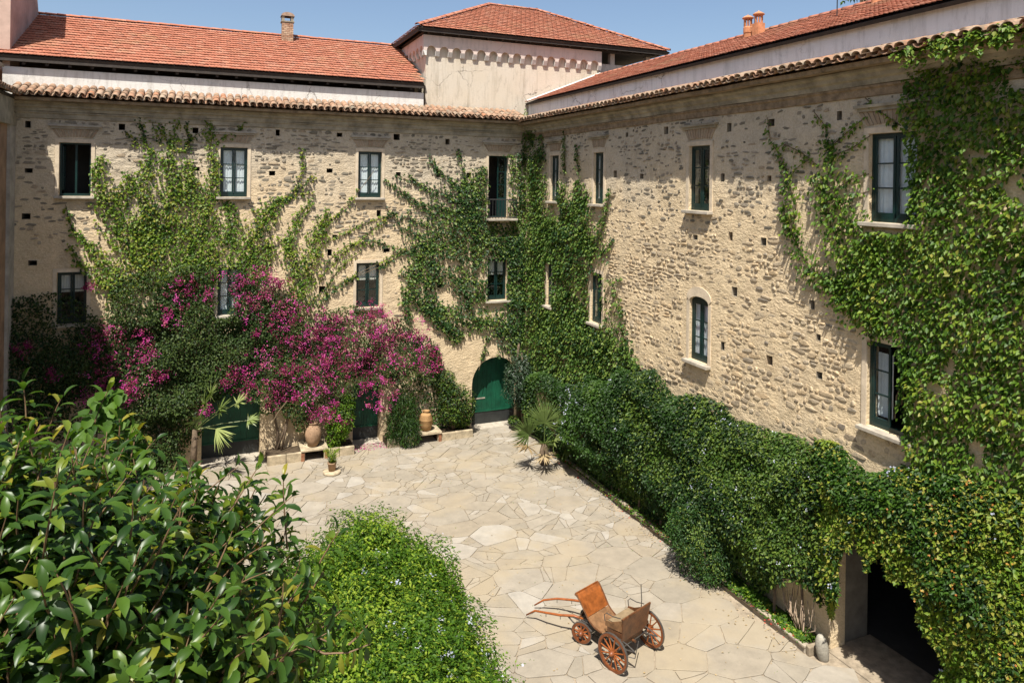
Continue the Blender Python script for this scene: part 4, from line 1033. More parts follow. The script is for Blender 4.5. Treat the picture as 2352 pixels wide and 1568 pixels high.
S_cb = [[(1112,385,14),(1090,425,60),(1060,480,120),(1040,540,150),(1025,590,130)], [(1000,560,66),(960,592,54),(946,640,42),(934,700,26),(940,735,8)], [(1010,600,66),(978,650,36),(985,700,26),(1022,750,24),(1050,785,8)], [(1080,555,110),(1150,550,90),(1195,560,70)], [(1050,610,70),(1062,660,34),(1078,705,24)],
        [(1000,705,24),(1080,732,40),(1150,745,44),(1195,765,70)], [(1192,352,44),(1192,450,44),(1192,560,60),(1195,650,66),(1198,750,76),(1200,840,66),(1203,900,50)], [(960,690,20),(1000,730,26),(1060,770,20)], [(1100,640,40),(1105,690,24)], [(1060,480,90),(1095,500,50)], [(1165,560,60),(1172,640,36),(1178,700,40)]]
T_cb = [thin(s) for s in [[(1100,447),(1040,420),(985,370)], [(1080,470),(990,445),(938,400)], [(1050,490),(960,465),(905,425)], [(990,520),(930,500),(885,480)], [(960,560),(880,610),(790,645),(740,690)], [(970,545),(920,520),(890,490)], [(1060,440),(1010,400),(990,360)], [(1075,430),(1060,380),(1050,340)], [(1000,495),(930,450),(880,410)], [(1040,450),(975,430),(905,400)], [(950,580),(880,560),(830,545)], [(1120,770),(1110,810),(1100,850)], [(1160,770),(1150,800)]]]
S_cr = [[(1230,350,40),(1236,400,46),(1236,480,54),(1240,560,84),(1244,640,96),(1240,720,96),(1244,800,96),(1250,870,80)], [(1300,475,36),(1320,520,80),(1318,580,112),(1308,650,120),(1292,720,120),(1290,810,120)], [(1330,415,12),(1336,460,36),(1346,520,44),(1350,585,40)], [(1302,420,20),(1290,470,24)], [(1330,745,80),(1372,785,90),(1400,835,80),(1330,870,100),(1262,890,70)], [(1430,795,40),(1458,832,26),(1478,850,14)], [(1270,500,50),(1275,560,70)], [(1395,780,40),(1440,850,60)]]
T_cr = [[(1405,430,7),(1390,500,10),(1374,560,22),(1352,605,24)], [(1412,545,6),(1380,590,10)], [(1345,480,10),(1350,440,6)], [(1412,660,8),(1425,700,14),(1440,760,16)], [(1400,650,8),(1430,640,6)]]
D_c = [[(1218,345,44),(1214,300,50),(1224,280,30)], [(1250,370,16),(1246,310,8)], [(1300,400,10),(1296,330,6),(1300,290,5)], [(1330,400,8),(1326,330,6)]]
creeper_c = empty('wall_creeper', tuple(WB.P(11.9, 1.0, 0)), 'dense dark green creeper climbing the inner corner around the small balcony', 'creeper')
Q = not_in(WB, np.concatenate([stroke_pts(WB, s, 250, .75) for s in S_cb]+[stroke_pts(WB, s, 120) for s in T_cb]), back_ops, -.03)
wall_foliage(WB, Q[Q[:, 0] < XR-.02], M['ivy'], creeper_c, .10, .22, lambda Q: .2+edge_yellow(Q))
Q = not_in(WR, np.concatenate([stroke_pts(WR, s, 360) for s in S_cr]+[stroke_pts(WR, s, 200) for s in T_cr+D_c]), right_ops[:7], -.02)
wall_foliage(WR, Q[Q[:, 0] > -YB+.02], M['ivy'], creeper_c, .10, .24, lambda Q: .06+edge_yellow(Q))
stems(WB, S_cb+T_cb, M['twig'], creeper_c); stems(WR, S_cr+T_cr+D_c, M['twig'], creeper_c)
g = MB(); g.tube([(11.75, 26.7, 0), (11.78, 26.75, 1.2), (11.7, 26.85, 2.4), (11.85, 26.9, 3.6)], [.10, .085, .07, .05], 8); g.tube([(11.83, 26.5, 0), (11.85, 26.6, 1.3), (11.88, 26.7, 3.0)], [.07, .06, .04], 8); g.build('trunk', M['bark'], creeper_c, True)

S_r = [[(1800,368,8),(1815,420,34),(1832,470,38),(1822,540,36),(1852,600,44),(1900,650,48),(1960,705,56),(2030,765,60)], [(1905,325,20),(1915,400,66),(1922,460,66),(1952,512,70),(1995,565,100),(2055,625,120)], [(1798,470,10),(1815,540,30)], [(1870,400,20),(1890,440,40),(1910,520,50),(1950,600,70),(2000,680,90)], [(2095,500,26),(2100,440,40),(2110,380,50)], [(2080,860,20),(2060,910,26),(2056,960,22)], [(2075,800,30),(2084,850,30),(2074,930,24)]]
D_r = [[(1905,345,22),(1896,290,9),(1872,258,5)], [(1912,335,12),(1962,292,7),(1992,268,5)], [(1802,372,9),(1772,322,6),(1764,270,5)], [(1900,365,12),(1960,340,7),(2002,312,5)], [(1882,382,10),(1842,350,6),(1800,330,5)], [(1815,400,10),(1850,372,6)], [(2060,150,8),(2090,170,20),(2130,150,30)], [(1990,225,5),(2030,260,8),(2070,290,12)], [(1930,430,10),(1970,405,8),(1998,400,5)], [(1935,470,10),(1975,445,8),(1998,440,5)]]
P_r = [(2092,150),(2352,78),(2420,60),(2420,1500),(2352,1400),(2250,1230),(2130,1120),(2088,1010),(2084,850),(2064,790),(1990,735),(1920,682),(1893,640),(1960,622),(1985,560),(1992,534),(2098,528),(2094,420),(2092,330),(2072,232)]
creeper_r = empty('wall_creeper', tuple(WR.P(-7.5, .4, 0)), 'huge glossy creeper covering the near end of the right wall up to the tiles', 'creeper')
Q = np.concatenate([poly_pts(WR, P_r, 700, .32, 5, 1.5)]+[stroke_pts(WR, s, 230, .75) for s in S_r]+[stroke_pts(WR, s, 220) for s in D_r])
Q = not_in(WR, Q, [right_ops[3]], -.16, .06); Q = not_in(WR, Q, [right_ops[7]], -.22, .1)
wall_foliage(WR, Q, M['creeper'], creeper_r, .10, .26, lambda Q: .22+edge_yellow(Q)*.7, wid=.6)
stems(WR, S_r+D_r, M['twig'], creeper_r)
# sprays that hang over the eave tiles
Pt = []
for k in range(42):
    y = random.uniform(7.0, 8.3) if k > 9 else random.uniform(8.3, 9.3); x = XR-.70+random.uniform(.0, .25); z = 12.56+random.uniform(-.02, .06); L_ = random.uniform(.1, .45)
    for j in range(int(10+L_*34)):
        s = random.random(); Pt.append((x-.06*s+random.gauss(0, .03), y+random.gauss(0, .06), z-L_*s+random.gauss(0, .02)))
Pt = np.array(Pt); n = len(Pt)
leaves('hanging_spray', Pt, np.array((-.6, -.2, .6))+rnd(n)*.5, np.array((-.2, 0, -1.0))+rnd(n)*.5, rng.uniform(.06, .12, n), rng.uniform(.05, .085, n), rng.uniform(.3, .8, n), M['creeper'], creeper_r)

# -------------------------------------------------- bougainvillea over the back doors
BG = [(330,700,120),(320,800,150),(350,890,150),(370,980,130),(360,1040,90),(450,760,180),(420,850,160),(430,930,120),(560,720,110),(520,800,160),(620,790,150),(700,780,150),(800,780,140),(900,795,120),(965,800,60),(700,870,130),(610,870,120),(800,860,100),(860,850,70),(680,925,60),(690,965,30),(780,930,44),(250,800,120),(235,870,80),(440,680,120),(540,660,70),(620,690,90),(500,880,90),(920,840,70),(975,850,40),(300,950,80)]
BS = [(105,800,190),(60,880,170),(150,900,150),(40,760,120),(180,830,120)]
PK = [(405,690,30),(430,655,25),(470,660,30),(395,730,15),(590,660,45),(640,680,42),(600,722,46),(560,690,20),(640,735,22),(240,780,36),(340,790,25),(310,850,46),(250,850,42),(240,900,36),(290,880,32),(330,770,20),(680,750,46),(740,760,52),(700,800,62),(800,770,60),(860,752,52),(930,775,54),(972,802,36),(900,805,46),(760,830,62),(680,850,62),(600,850,58),(560,872,36),(720,892,52),(830,842,52),(860,892,40),(640,900,30),(740,942,26),(770,952,24),(862,862,30),(985,830,20),(520,852,25),(840,722,36),(880,735,30),(255,765,20),(210,655,8),(380,850,14),(470,930,12),(760,980,16),(540,640,26),(610,640,24)]
def bulge(t, z): return .35+.42*np.clip((5.6-z)/3.0, 0, 1)
def clear_win(P):                              # the second lower window looks out between the canes
    k = YB/P[:, 1]; xx = P[:, 0]*k; zz = EYE+(P[:, 2]-EYE)*k; a, b_, c, d = back_ops[5]['r']
    return (xx > a-.12) & (xx < a+(b_-a)*.62+.1*np.sin(zz*8)) & (zz > c-.05) & (zz < d-.35+.1*np.sin(xx*15))
def boug(label, blobs, pinks, dens, origin):
    r = empty('bougainvillea', origin, label, 'bougainvillea'); Ps, Ts, Ds = [], [], []
    for (x, y, w) in blobs:
        t, z = WB.px(x, y); R_ = w*.0166/2; n = int(R_*R_*dens)
        a = rng.uniform(0, 2*math.pi, n); q = np.sqrt(rng.random(n))*R_*1.12; tt, zz = t+np.cos(a)*q, z+np.sin(a)*q*1.05
        lump = vnoise(np.stack([tt*1.3, zz*1.3, np.full(n, 2.0)], 1), 12)
        o = bulge(tt, zz)*(.35+1.1*lump)*np.sqrt(np.clip(1.25-(q/R_/1.12)**2, 0, 1))*rng.random(n)**.35
        Ps.append(np.stack([tt, YB-.03-o, zz], 1)); Ts.append(.28+.5*(lump-.45)+.2*rng.normal(size=n)+.2*(o > .35))
    P = np.concatenate(Ps); T = np.concatenate(Ts); keep = ~clear_win(P) & ~((np.abs(P[:, 0]-.75) < .9) & (P[:, 2] < 2.25)) & ~((P[:, 0] > 5.08) & (P[:, 0] < 6.1) & (P[:, 2] < 2.15)) & (P[:, 2] > .02); P, T = P[keep], T[keep]; n = len(P)
    leaves('foliage', P, np.array((-.05, -.7, .6))+rnd(n)*.7, np.array((0, -.3, -.9))+rnd(n)*.7, rng.uniform(.06, .115, n), rng.uniform(.045, .08, n), T, M['boug_leaf'], r)
    Ps = []; Ts = []
    for (x, y, w) in pinks:
        t, z = WB.px(x, y); R_ = w*.0166; nc = int(8+R_*R_*38)
        for c in range(nc):
            a = random.uniform(0, 6.283); q = math.sqrt(random.random())*R_*1.15; ct, cz_ = t+math.cos(a)*q, z+math.sin(a)*q*.95
            lump = vnoise(np.array([[ct*1.3, cz_*1.3, 2.0]]), 12)[0]; o = float(bulge(ct, cz_))*(.45+1.1*lump)*math.sqrt(max(0, 1.3-(q/R_/1.15)**2))+.03
            m_ = random.randint(10, 26); s = random.uniform(.04, .09); p = np.array((ct, YB-.03-o, cz_))
            Ps.append(p+rng.normal(0, s, (m_, 3))); Ts.append(np.full(m_, random.gauss(.5, .22))+rng.normal(0, .08, m_))
    if Ps:
        P = np.concatenate(Ps); T = np.concatenate(Ts); k = ~clear_win(P); P, T = P[k], T[k]; n = len(P)
        leaves('flower_bracts', P, np.array((0, -.6, .55))+rnd(n)*.8, np.array((0, -.2, -.5))+rnd(n), rng.uniform(.035, .06, n), rng.uniform(.03, .048, n), T, M['bract'], r)
    return r
b1 = boug('large bougainvillea with magenta flowers hanging over the green doors of the back wall', BG, PK, 1500, (.6, 26.7, 0))
b2 = boug('bougainvillea in deep shade in the left corner below the lower window', BS, [(60,790,14),(130,850,12)], 1200, (-4.2, 26.7, 0))
def trunks(parent, base, tips, r=.05, mat='bark', name='trunk'):
    g = MB()
    for i, t in enumerate(tips):
        b_ = Vector(base)+Vector((random.uniform(-.15, .15), random.uniform(-.1, .1), 0)); t = Vector(t); m1 = b_.lerp(t, .35)+Vector((random.uniform(-.12, .12), random.uniform(-.05, .1), 0)); m2 = b_.lerp(t, .7)+Vector((random.uniform(-.15, .15), 0, 0))
        g.tube([b_, m1, m2, t], [r, r*.8, r*.6, r*.3], 7)
    return g.build(name, M[mat], parent, True)
trunks(b1, (-1.0, 26.75, -.05), [(-1.4, 26.8, 2.4), (-.6, 26.75, 2.8), (-1.8, 26.8, 3.2)], .07); trunks(b1, (2.35, 26.8, 0), [(2.2, 26.8, 2.6), (2.7, 26.75, 2.9), (3.3, 26.75, 2.8)], .05)
trunks(b2, (-4.0, 26.75, 0), [(-4.3, 26.8, 2.6), (-3.6, 26.8, 2.8)], .06)
g = MB(); g.tube([on_back(660, 920, 26.2), on_back(640, 945, 26.1), on_back(622, 975, 26.0), on_back(590, 985, 25.95)], [.02, .018, .014, .008], 5); g.build('hanging_branch', M['twig'], b1)

# -------------------------------------------------- shrubs: leaves in the shells of overlapping lumps
def bush(label, cat, name, lumps, n, L, mat, base, tint0=.35, wid=.55, tpl='kite', up=.7, zmin=0.05, flowers=None, trunk=None, shell=.45, droop=.3, core=True, group=None, keepf=None, fill=0):
    r = empty(name, base, label, cat, group); lumps = [(np.array(c, float), np.array(q, float)) for c, q in lumps]
    area = np.array([q[0]*q[1]+q[1]*q[2]+q[0]*q[2] for c, q in lumps]); cnt = (n*area/area.sum()).astype(int)
    PP, NN, TT = [], [], []
    for (c, q), m_ in zip(lumps, cnt):
        d = rnd(m_); rr = 1-shell*rng.random(m_)**1.6
        ln = vnoise(d*2.3+c, 21); ln2 = vnoise(d*6.5+c*3, 22)
        p = c+d*q*(rr*(.70+.36*ln+.26*ln2))[:, None]
        nn = d/q; ok = p[:, 2] > zmin + gz(float(c[1]))
        for (c2, q2) in lumps:
            if c2 is c: continue
            ok &= (((p-c2)/q2)**2).sum(1) > .62
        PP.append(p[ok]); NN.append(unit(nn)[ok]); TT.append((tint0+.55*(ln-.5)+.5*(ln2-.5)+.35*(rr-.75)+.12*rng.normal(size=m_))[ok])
    P, Nn, T = np.concatenate(PP), np.concatenate(NN), np.concatenate(TT)
    if keepf is not None:
        k = keepf(P); P, Nn, T = P[k], Nn[k], T[k]
    m_ = len(P); ll = L*rng.uniform(.6, 1.3, m_)
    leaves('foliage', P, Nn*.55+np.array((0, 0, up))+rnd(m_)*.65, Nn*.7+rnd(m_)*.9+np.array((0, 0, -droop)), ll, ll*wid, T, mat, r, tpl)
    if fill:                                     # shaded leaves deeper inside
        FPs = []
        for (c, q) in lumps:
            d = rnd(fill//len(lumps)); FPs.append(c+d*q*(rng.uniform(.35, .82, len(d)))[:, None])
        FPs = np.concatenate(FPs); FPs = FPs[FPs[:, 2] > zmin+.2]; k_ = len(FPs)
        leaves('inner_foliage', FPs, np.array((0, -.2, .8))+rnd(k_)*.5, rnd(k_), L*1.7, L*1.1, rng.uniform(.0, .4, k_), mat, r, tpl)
    if flowers:
        fm, fn, fs, fsel = flowers; idx = np.where(fsel(P))[0]
        if len(idx):
            ctr = idx[rng.integers(0, len(idx), fn)]; FP, FN = [], []
            for i in ctr:
                kk = random.randint(5, 14); FP.append(P[i]+Nn[i]*(.05+.06*random.random())+rng.normal(0, fs*1.1, (kk, 3))); FN.append(np.repeat(Nn[i:i+1], kk, 0))
            FP, FN = np.concatenate(FP), np.concatenate(FN); kk = len(FP)
            leaves('flowers', FP, FN+np.array((0, 0, .5))+rnd(kk)*.5, rnd(kk), np.full(kk, fs), np.full(kk, fs), rng.random(kk), fm, r, 'flower')
    if trunk: trunks(r, base, trunk, .05)
    return r
# foreground flowering bush
bush('bright green bush with pale blue flowers in the middle foreground', 'bush', 'flowering_bush',
     [((2.5, 11.9, 1.4), (2.2, 3.0, 1.8)), ((3.0, 14.2, 1.85), (1.2, 1.3, 1.55)), ((3.75, 13.3, 1.7), (.95, 1.2, 1.35)), ((2.0, 13.3, 1.8), (1.35, 1.6, 1.4)), ((3.6, 12.0, 1.35), (1.05, 2.0, 1.5)), ((3.05, 10.1, 1.5), (1.3, 1.7, 1.6)), ((1.6, 10.8, 1.9), (1.6, 1.8, 1.4)), ((4.15, 13.4, .9), (.7, 1.0, 1.2)), ((.9, 12.6, 1.5), (1.0, 1.4, 1.4))],
     200000, .078, M['plumb'], (2.6, 11.9, gz(11.9)), .50, .46, flowers=(M['pale'], 75, .034, lambda P: (P[:, 0] > 2.6) & (P[:, 2] > .5) & (vnoise(P*1.1, 31) > .46)), trunk=[(2.3, 12.2, 1.9), (3.0, 11.5, 1.8), (2.7, 12.7, 2.0)], up=.8, fill=60000)
# loose flower sprays along the bush's right edge
Pt = []; Tn = []
for k in range(90):
    y = random.uniform(10.4, 13.6); x = 4.5+random.uniform(-.25, .12)-.10*abs(y-12.0); z = gz(y)+random.uniform(.5, 1.7); d = Vector((random.uniform(.3, .9), random.uniform(-.5, .5), random.uniform(-.2, .5))).normalized(); L_ = random.uniform(.25, .6)
    for j in range(24):
        s = random.random(); p = Vector((x, y, z))+d*L_*s+Vector((0, 0, -.35*L_*s*s)); Pt.append((p.x+random.gauss(0, .02), p.y+random.gauss(0, .02), p.z+random.gauss(0, .02)))
Pt = np.array(Pt); n = len(Pt); bb = [o for o in bpy.data.objects if o.name.startswith('flowering_bush')][0]
leaves('sprays', Pt, np.array((.2, -.2, .8))+rnd(n)*.6, np.array((.5, 0, .1))+rnd(n), rng.uniform(.04, .07, n), rng.uniform(.018, .03, n), rng.uniform(.4, .95, n), M['plumb'], bb)
k = rng.random(n) < .10; leaves('spray_flowers', Pt[k]+rnd(int(k.sum()))*.02, np.array((.2, -.3, .8))+rnd(int(k.sum()))*.6, rnd(int(k.sum())), .045, .045, rng.random(int(k.sum())), M['pale'], bb, 'flower')

# -------------------------------------------------- climbers along the foot of the right wall
def wall_hedge(label, name, cat, y0, y1, top, dep, n, L, mat, tint0, keepf=None, flowers=None, wid=.55, foot=.12, seed=3):
    r = empty(name, (XR-.3, (y0+y1)/2, gz((y0+y1)/2)), label, cat)
    y = rng.uniform(y0, y1, n); zt = np.array([top(v) for v in np.linspace(y0, y1, 60)]); tp = np.interp(y, np.linspace(y0, y1, 60), zt)
    lumpt = vnoise(np.stack([y*1.1, y*0, y*0+seed], 1), seed); tp = tp*(.93+.13*lumpt)
    g0 = .022*(27.02-y); h = rng.random(n)**.85; z = g0+.05+h*(tp-g0-.05)
    lump = -.08+1.16*.6*vnoise(np.stack([y*1.0, z*1.2, y*0+seed*2], 1), seed+1)+.4*vnoise(np.stack([y*2.8, z*2.8, y*0+seed], 1), seed+2)
    prof = np.clip((h+.02)/.38, foot/dep, 1)*np.sqrt(np.clip(1.02-h**5, 0.02, 1)); ends = np.clip(np.minimum((y-y0), (y1-y))/.7, .35, 1)
    o = dep*prof*ends*(.55+.85*lump)*(1-.5*rng.random(n)**2.2) + (rng.random(n) < .05)*rng.random(n)*.22
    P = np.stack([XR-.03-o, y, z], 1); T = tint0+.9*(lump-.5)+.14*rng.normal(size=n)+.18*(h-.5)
    if keepf is not None: k = keepf(P); P, T, h = P[k], T[k], h[k]
    n = len(P); ll = L*rng.uniform(.5, 1.45, n)
    out = np.stack([-.7+.3*h, -.12+0*h, .45+.6*h**3], 1)
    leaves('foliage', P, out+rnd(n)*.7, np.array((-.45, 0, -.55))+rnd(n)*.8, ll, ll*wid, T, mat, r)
    if flowers:
        for fm, fn, fs, sel in flowers:
            idx = np.where(sel(P))[0]; FP = []
            for i in idx[rng.integers(0, len(idx), fn)]:
                FP.append(P[i]+np.array((-.05, 0, .03))+rng.normal(0, fs, (random.randint(2, 6), 3)))
            FP = np.concatenate(FP); kk = len(FP); leaves('flowers', FP, np.array((-.6, -.2, .6))+rnd(kk)*.5, rnd(kk), np.full(kk, fs), np.full(kk, fs), rng.random(kk), fm, r, 'flower')
    g = MB()
    for k in range(5):
        yy = y0+(y1-y0)*(k+.5)/5
        if 8.3 < yy < 11.2: continue
        g.tube([(XR-.25, yy, gz(yy)), (XR-.15, yy+random.uniform(-.2, .2), gz(yy)+1.2), (XR-.12, yy+random.uniform(-.3, .3), gz(yy)+2.6)], [.035, .028, .015], 6)
    g.build('stem', M['bark'], r)
    return r
allp = lambda P: np.ones(len(P), bool)
wall_hedge('leafy plumbago with pale blue flowers beside the fan palm in the corner', 'plumbago_climber', 'climber', 18.6, 26.3, lambda y: np.interp(y, [18.6, 20.5, 22, 23, 26.3], [4.3, 3.6, 3.0, 2.7, 2.6]), .85, 46000, .085, M['hedge'], .50, lambda P: (P[:, 1] < 22.3) | (P[:, 0] > 11.5), [(M['pale'], 90, .04, lambda P: (P[:, 1] > 20.2) & (P[:, 1] < 22.4) & (P[:, 2] < 2.8))], seed=3)
wall_hedge('dense green climber against the right wall below the arched window', 'green_climber', 'climber', 14.0, 19.6, lambda y: np.interp(y, [14.4, 15.5, 17, 18.2, 19.2], [4.35, 4.3, 4.5, 4.6, 4.2]), .78, 60000, .08, M['hedge'], .44, None, [(M['pale'], 26, .03, allp)], seed=8)
def portal_clear(P):
    k = XR/P[:, 0]; yy = P[:, 1]*k; zz = EYE+(P[:, 2]-EYE)*k          # nothing hangs across the way in
    return ~((yy > 8.6+.65*np.clip(zz-1.6, 0, 2)+.10*np.sin(zz*7)) & (yy < np.where(zz > 1.3+.3*np.sin(yy*17), 10.82, 11.25)) & (zz < 2.70+.22*np.sin(yy*11)+.1*np.sin(yy*29)))
wall_hedge('green climber with small white flowers between the round shrub and the portal', 'white_flowered_climber', 'climber', 11.05, 15.4, lambda y: np.interp(y, [11, 12, 13.5, 14.9], [4.5, 4.55, 4.45, 4.2]), .70, 60000, .072, M['hedge'], .38, lambda P: ~((P[:, 2] < gz(12)+.75+.5*np.sin(P[:, 1]*2.3)) & (P[:, 0] > 11.5)), [(M['pale'], 70, .03, allp)], seed=11)
wall_hedge('climber with orange hips hanging around the dark carriage portal', 'rose_climber', 'climber', 6.4, 11.4, lambda y: np.interp(y, [6.4, 9, 11.4], [5.2, 4.9, 4.6]), .55, 70000, .08, M['creeper'], .38, lambda P: portal_clear(P) & ~((P[:, 1] > 10.9) & (P[:, 2] < 1.5)), [(M['hip'], 120, .035, lambda P: P[:, 1] < 9.6), (M['pale'], 26, .035, allp)], seed=15)
bush('rounded dark green clipped shrub bulging over the kerb', 'shrub', 'round_shrub', [((11.35, 14.45, 1.25), (.75, .85, .95)), ((11.5, 14.0, .9), (.6, .6, .7))], 15000, .06, M['ivy'], (11.5, 14.4, gz(14.4)), .38, .5, trunk=[(11.4, 14.4, 1.1)])
# corner shrubs and pots by the back wall
p = on_back(1203, 872, 26.25)
bush('grey green bay tree standing right of the arched green door', 'tree', 'bay_tree', [((p.x, 26.25, p.z), (.85, .6, 1.05)), ((p.x+.25, 26.2, p.z-.75), (.55, .5, .6)), ((p.x-.3, 26.2, p.z+.2), (.5, .4, .6))], 9000, .11, M['olive'], (p.x+.1, 26.3, gz(26.3)), .4, .36, trunk=[(p.x, 26.3, 2.0)])
bush('leafy shrub growing in the planter left of the arched door', 'shrub', 'planter_shrub', [((9.0, 26.5, 1.25), (.75, .42, .85)), ((8.6, 26.65, 2.1), (.42, .3, .55)), ((9.3, 26.5, .8), (.35, .3, .5)), ((8.2, 26.85, 2.9), (.28, .2, .7))], 6500, .095, M['hedge'], (8.9, 26.6, .3), .40, .55, trunk=[(8.8, 26.6, 1.2), (8.5, 26.75, 2.2)])
bush('feathery green shrub spilling from the planter beside the narrow door', 'shrub', 'feathery_shrub', [((6.75, 26.3, 1.1), (.58, .42, 1.05)), ((7.0, 26.0, .55), (.4, .35, .65)), ((6.5, 26.35, .5), (.35, .3, .5))], 8000, .13, M['hedge'], (6.7, 26.4, .3), .34, .14, 'blade', .3, trunk=[(6.7, 26.4, .9)], droop=.9)
bush('bright citrus bush under the bougainvillea left of the narrow door', 'shrub', 'citrus_bush', [((4.45, 26.35, 1.15), (.5, .42, .62)), ((4.3, 26.4, .6), (.3, .3, .4)), ((4.7, 26.4, 1.7), (.3, .25, .5))], 4500, .085, M['plumb'], (4.45, 26.45, .3), .45, .55, trunk=[(4.45, 26.4, 1.0)])
# vine tangle that climbs beside the narrow door
vine = empty('climbing_vine', (7.9, 26.95, .3), 'thin tangled vine with grey stems on the wall above the ribbed jar', 'creeper')
S_v = [[(905,900,14),(915,940,26),(925,990,30)], [(940,890,18),(950,930,30),(955,990,20)], [(985,840,26),(990,880,30),(1000,930,40),(1010,980,40)], [(960,860,14),(975,920,24)]]
Q = np.concatenate([stroke_pts(WB, s, 130) for s in S_v]); wall_foliage(WB, Q, M['ivy'], vine, .09, .2, edge_yellow); stems(WB, S_v, M['twig'], vine, .02)
# weeds in the bed and planters
bed = link('planting_bed', mesh('planting_bed', [(11.42, 11.1, gz(11.1)+.10), (XR+.02, 11.1, gz(11.1)+.10), (XR+.02, 23.4, gz(23.4)+.10), (11.62, 23.4, gz(23.4)+.10)], [(0, 1, 2, 3)]), M['soil']); bed['kind'] = 'structure'
n = 5200; y = np.concatenate([rng.uniform(11.2, 13.6, 3600), rng.uniform(13.6, 23, n-3600)]); x = 11.5+rng.random(n)**1.2*.45; z = gz(y)+.10+.20*rng.random(n)*vnoise(np.stack([x*3, y*3, y*0], 1), 5)*1.6
w = leaves('bed_weeds', np.stack([x, y, z], 1), np.array((-.2, -.1, .9))+rnd(n)*.5, rnd(n)+np.array((-.3, 0, .2)), rng.uniform(.04, .09, n), rng.uniform(.03, .06, n), rng.uniform(.3, .8, n), M['plumb'], None); tag(w, 'low green weeds and seedlings growing in the bed behind the kerb', 'weeds')
n = 140; y = rng.uniform(11.3, 23, n); fl = leaves('fallen_petals', np.stack([11.48+rng.random(n)*.4-.25*(rng.random(n) < .3), y, gz(y)+.16], 1), np.array((0, 0, 1))+rnd(n)*.3, rnd(n), .05, .045, rng.random(n), M['red_petal'], None, 'flower'); tag(fl, 'scattered red petals along the kerb of the bed', 'petals')

# -------------------------------------------------- fan palms
PX, PY = 10.95, 22.55
def fan(parent, base, hub, blade, nb, spread, tint, mat, droop=.25, face=None):
    base, hub = Vector(base), Vector(hub); d = (hub-base).normalized(); nrm = Vector(face) if face else (Vector((0, 0, 1))-d*d.z+Vector((-.3, -.5, 0))*.6)
    nrm = (nrm-d*nrm.dot(d)).normalized(); side = d.cross(nrm)
    g = MB(); g.tube([base, base.lerp(hub, .5)+Vector((0, 0, .05)), hub], [.018, .014, .010], 5)
    P, D, NN, L = [], [], [], []
    for k in range(nb):
        a = -spread+2*spread*k/(nb-1); v = d*math.cos(a)+side*math.sin(a); l_ = blade*(.75+.25*math.cos(a*.8))*random.uniform(.92, 1.05)
        P.append(hub); D.append(v-Vector((0, 0, droop*random.uniform(.7, 1.3)))+nrm*random.uniform(-.08, .08)); NN.append(nrm+side*random.uniform(-.5, .5)); L.append(l_)
    V, F, kk = leaf_verts(np.array(P), np.array(NN), np.array(D), np.array(L), np.full(nb, .05), 'blade')
    n0 = len(g.v); VV = [tuple(v) for v in g.v]+[tuple(v) for v in V]; FF = g.f+[[int(i)+n0 for i in f] for f in F]
    return link('frond', mesh('frond', VV, FF), mat, parent)
palm = empty('fan_palm', (PX, PY, gz(PY)), 'spiky fan palm standing at the foot of the corner climber', 'palm')
hb = Vector((PX, PY, .80)); g = MB(); g.lathe([(.16, 0), (.20, .12), (.17, .4), (.12, .62), (.05, .75)], (PX, PY, gz(PY)), 10); g.build('trunk', M['bark'], palm, True)
for (dx, dy, dz, bl, nb, mt, dr) in [(-.52, -.05, .36, .62, 46, 'palm', .05), (-.02, -.05, .62, .68, 48, 'palm', .0), (.32, -.2, .42, .55, 42, 'palm', .05), (-.25, -.45, .2, .55, 30, 'palm', .3), (.1, -.4, .2, .6, 26, 'palm', .35), (-.6, -.2, .08, .55, 24, 'palm_dry', .5), (-.25, -.5, -.1, .5, 22, 'palm_dry', .6), (.45, -.5, .0, .5, 22, 'palm', .4)]:
    fan(palm, hb, hb+Vector((dx, dy, dz))*1.25, bl*(1.3 if dz > .3 else 1.2), nb, 1.9 if dz > .3 else 1.6, .5, M[mt], dr, (-.35, -.8, .35) if dz > .3 else None)
palm2 = empty('fan_palm', (-.45, 26.3, gz(26.3)), 'fan palm in front of the wide green door with one drooping frond', 'palm')
g = MB(); g.tube([(-.45, 26.3, 0), (-.42, 26.28, .8), (-.4, 26.25, 1.5)], [.11, .10, .08], 8); g.build('trunk', M['bark'], palm2, True)
h2 = Vector((-.4, 26.25, 1.5))
fan(palm2, h2, on_back(497, 985, 25.6), .95, 26, .75, .5, M['palm'], .9, (0, -.8, .6))
for (px_, py_, bl) in [(505, 940, .75), (470, 930, .8), (545, 925, .6), (450, 970, .7), (570, 965, .6), (485, 905, .7)]:
    fan(palm2, h2, on_back(px_, py_, 25.9), bl*.7, 26, 1.6, .5, M['palm'], .2)

# ================================================================== ficus in the foreground
fic = empty('rubber_tree', (-1.9, 7.4, gz(7.4)), 'large rubber tree with big glossy leaves filling the lower left', 'tree')
fc, fq = np.array((-1.65, 7.45, 5.0)), np.array((2.75, 2.75, 2.35))
shoots = []
R = random.Random(21)
for k in range(1750):
    while True:
        d = Vector((R.gauss(0, 1), R.gauss(0, 1), R.gauss(.35, 1))).normalized()
        if d.z > -.55: break
    rr = R.uniform(.45, .86) if k % 3 else R.uniform(.72, .95)
    lum = .86+.28*vnoise(np.array([[d.x*2.2+5, d.y*2.2, d.z*2.2]]), 17)[0]
    b_ = Vector(fc+np.array(d)*fq*rr*lum); t = (d*.75+Vector((0, 0, .65))+Vector((R.gauss(0, .3), R.gauss(0, .3), R.gauss(0, .2)))).normalized()
    shoots.append((b_, t, R.uniform(.40, .72), R.randint(10, 15)))
def ps(x0, y0, d0, x1, y1, d1, m_):
    a, b_ = at_depth(x0, y0, d0), at_depth(x1, y1, d1); shoots.append((a, (b_-a).normalized(), (b_-a).length, m_))
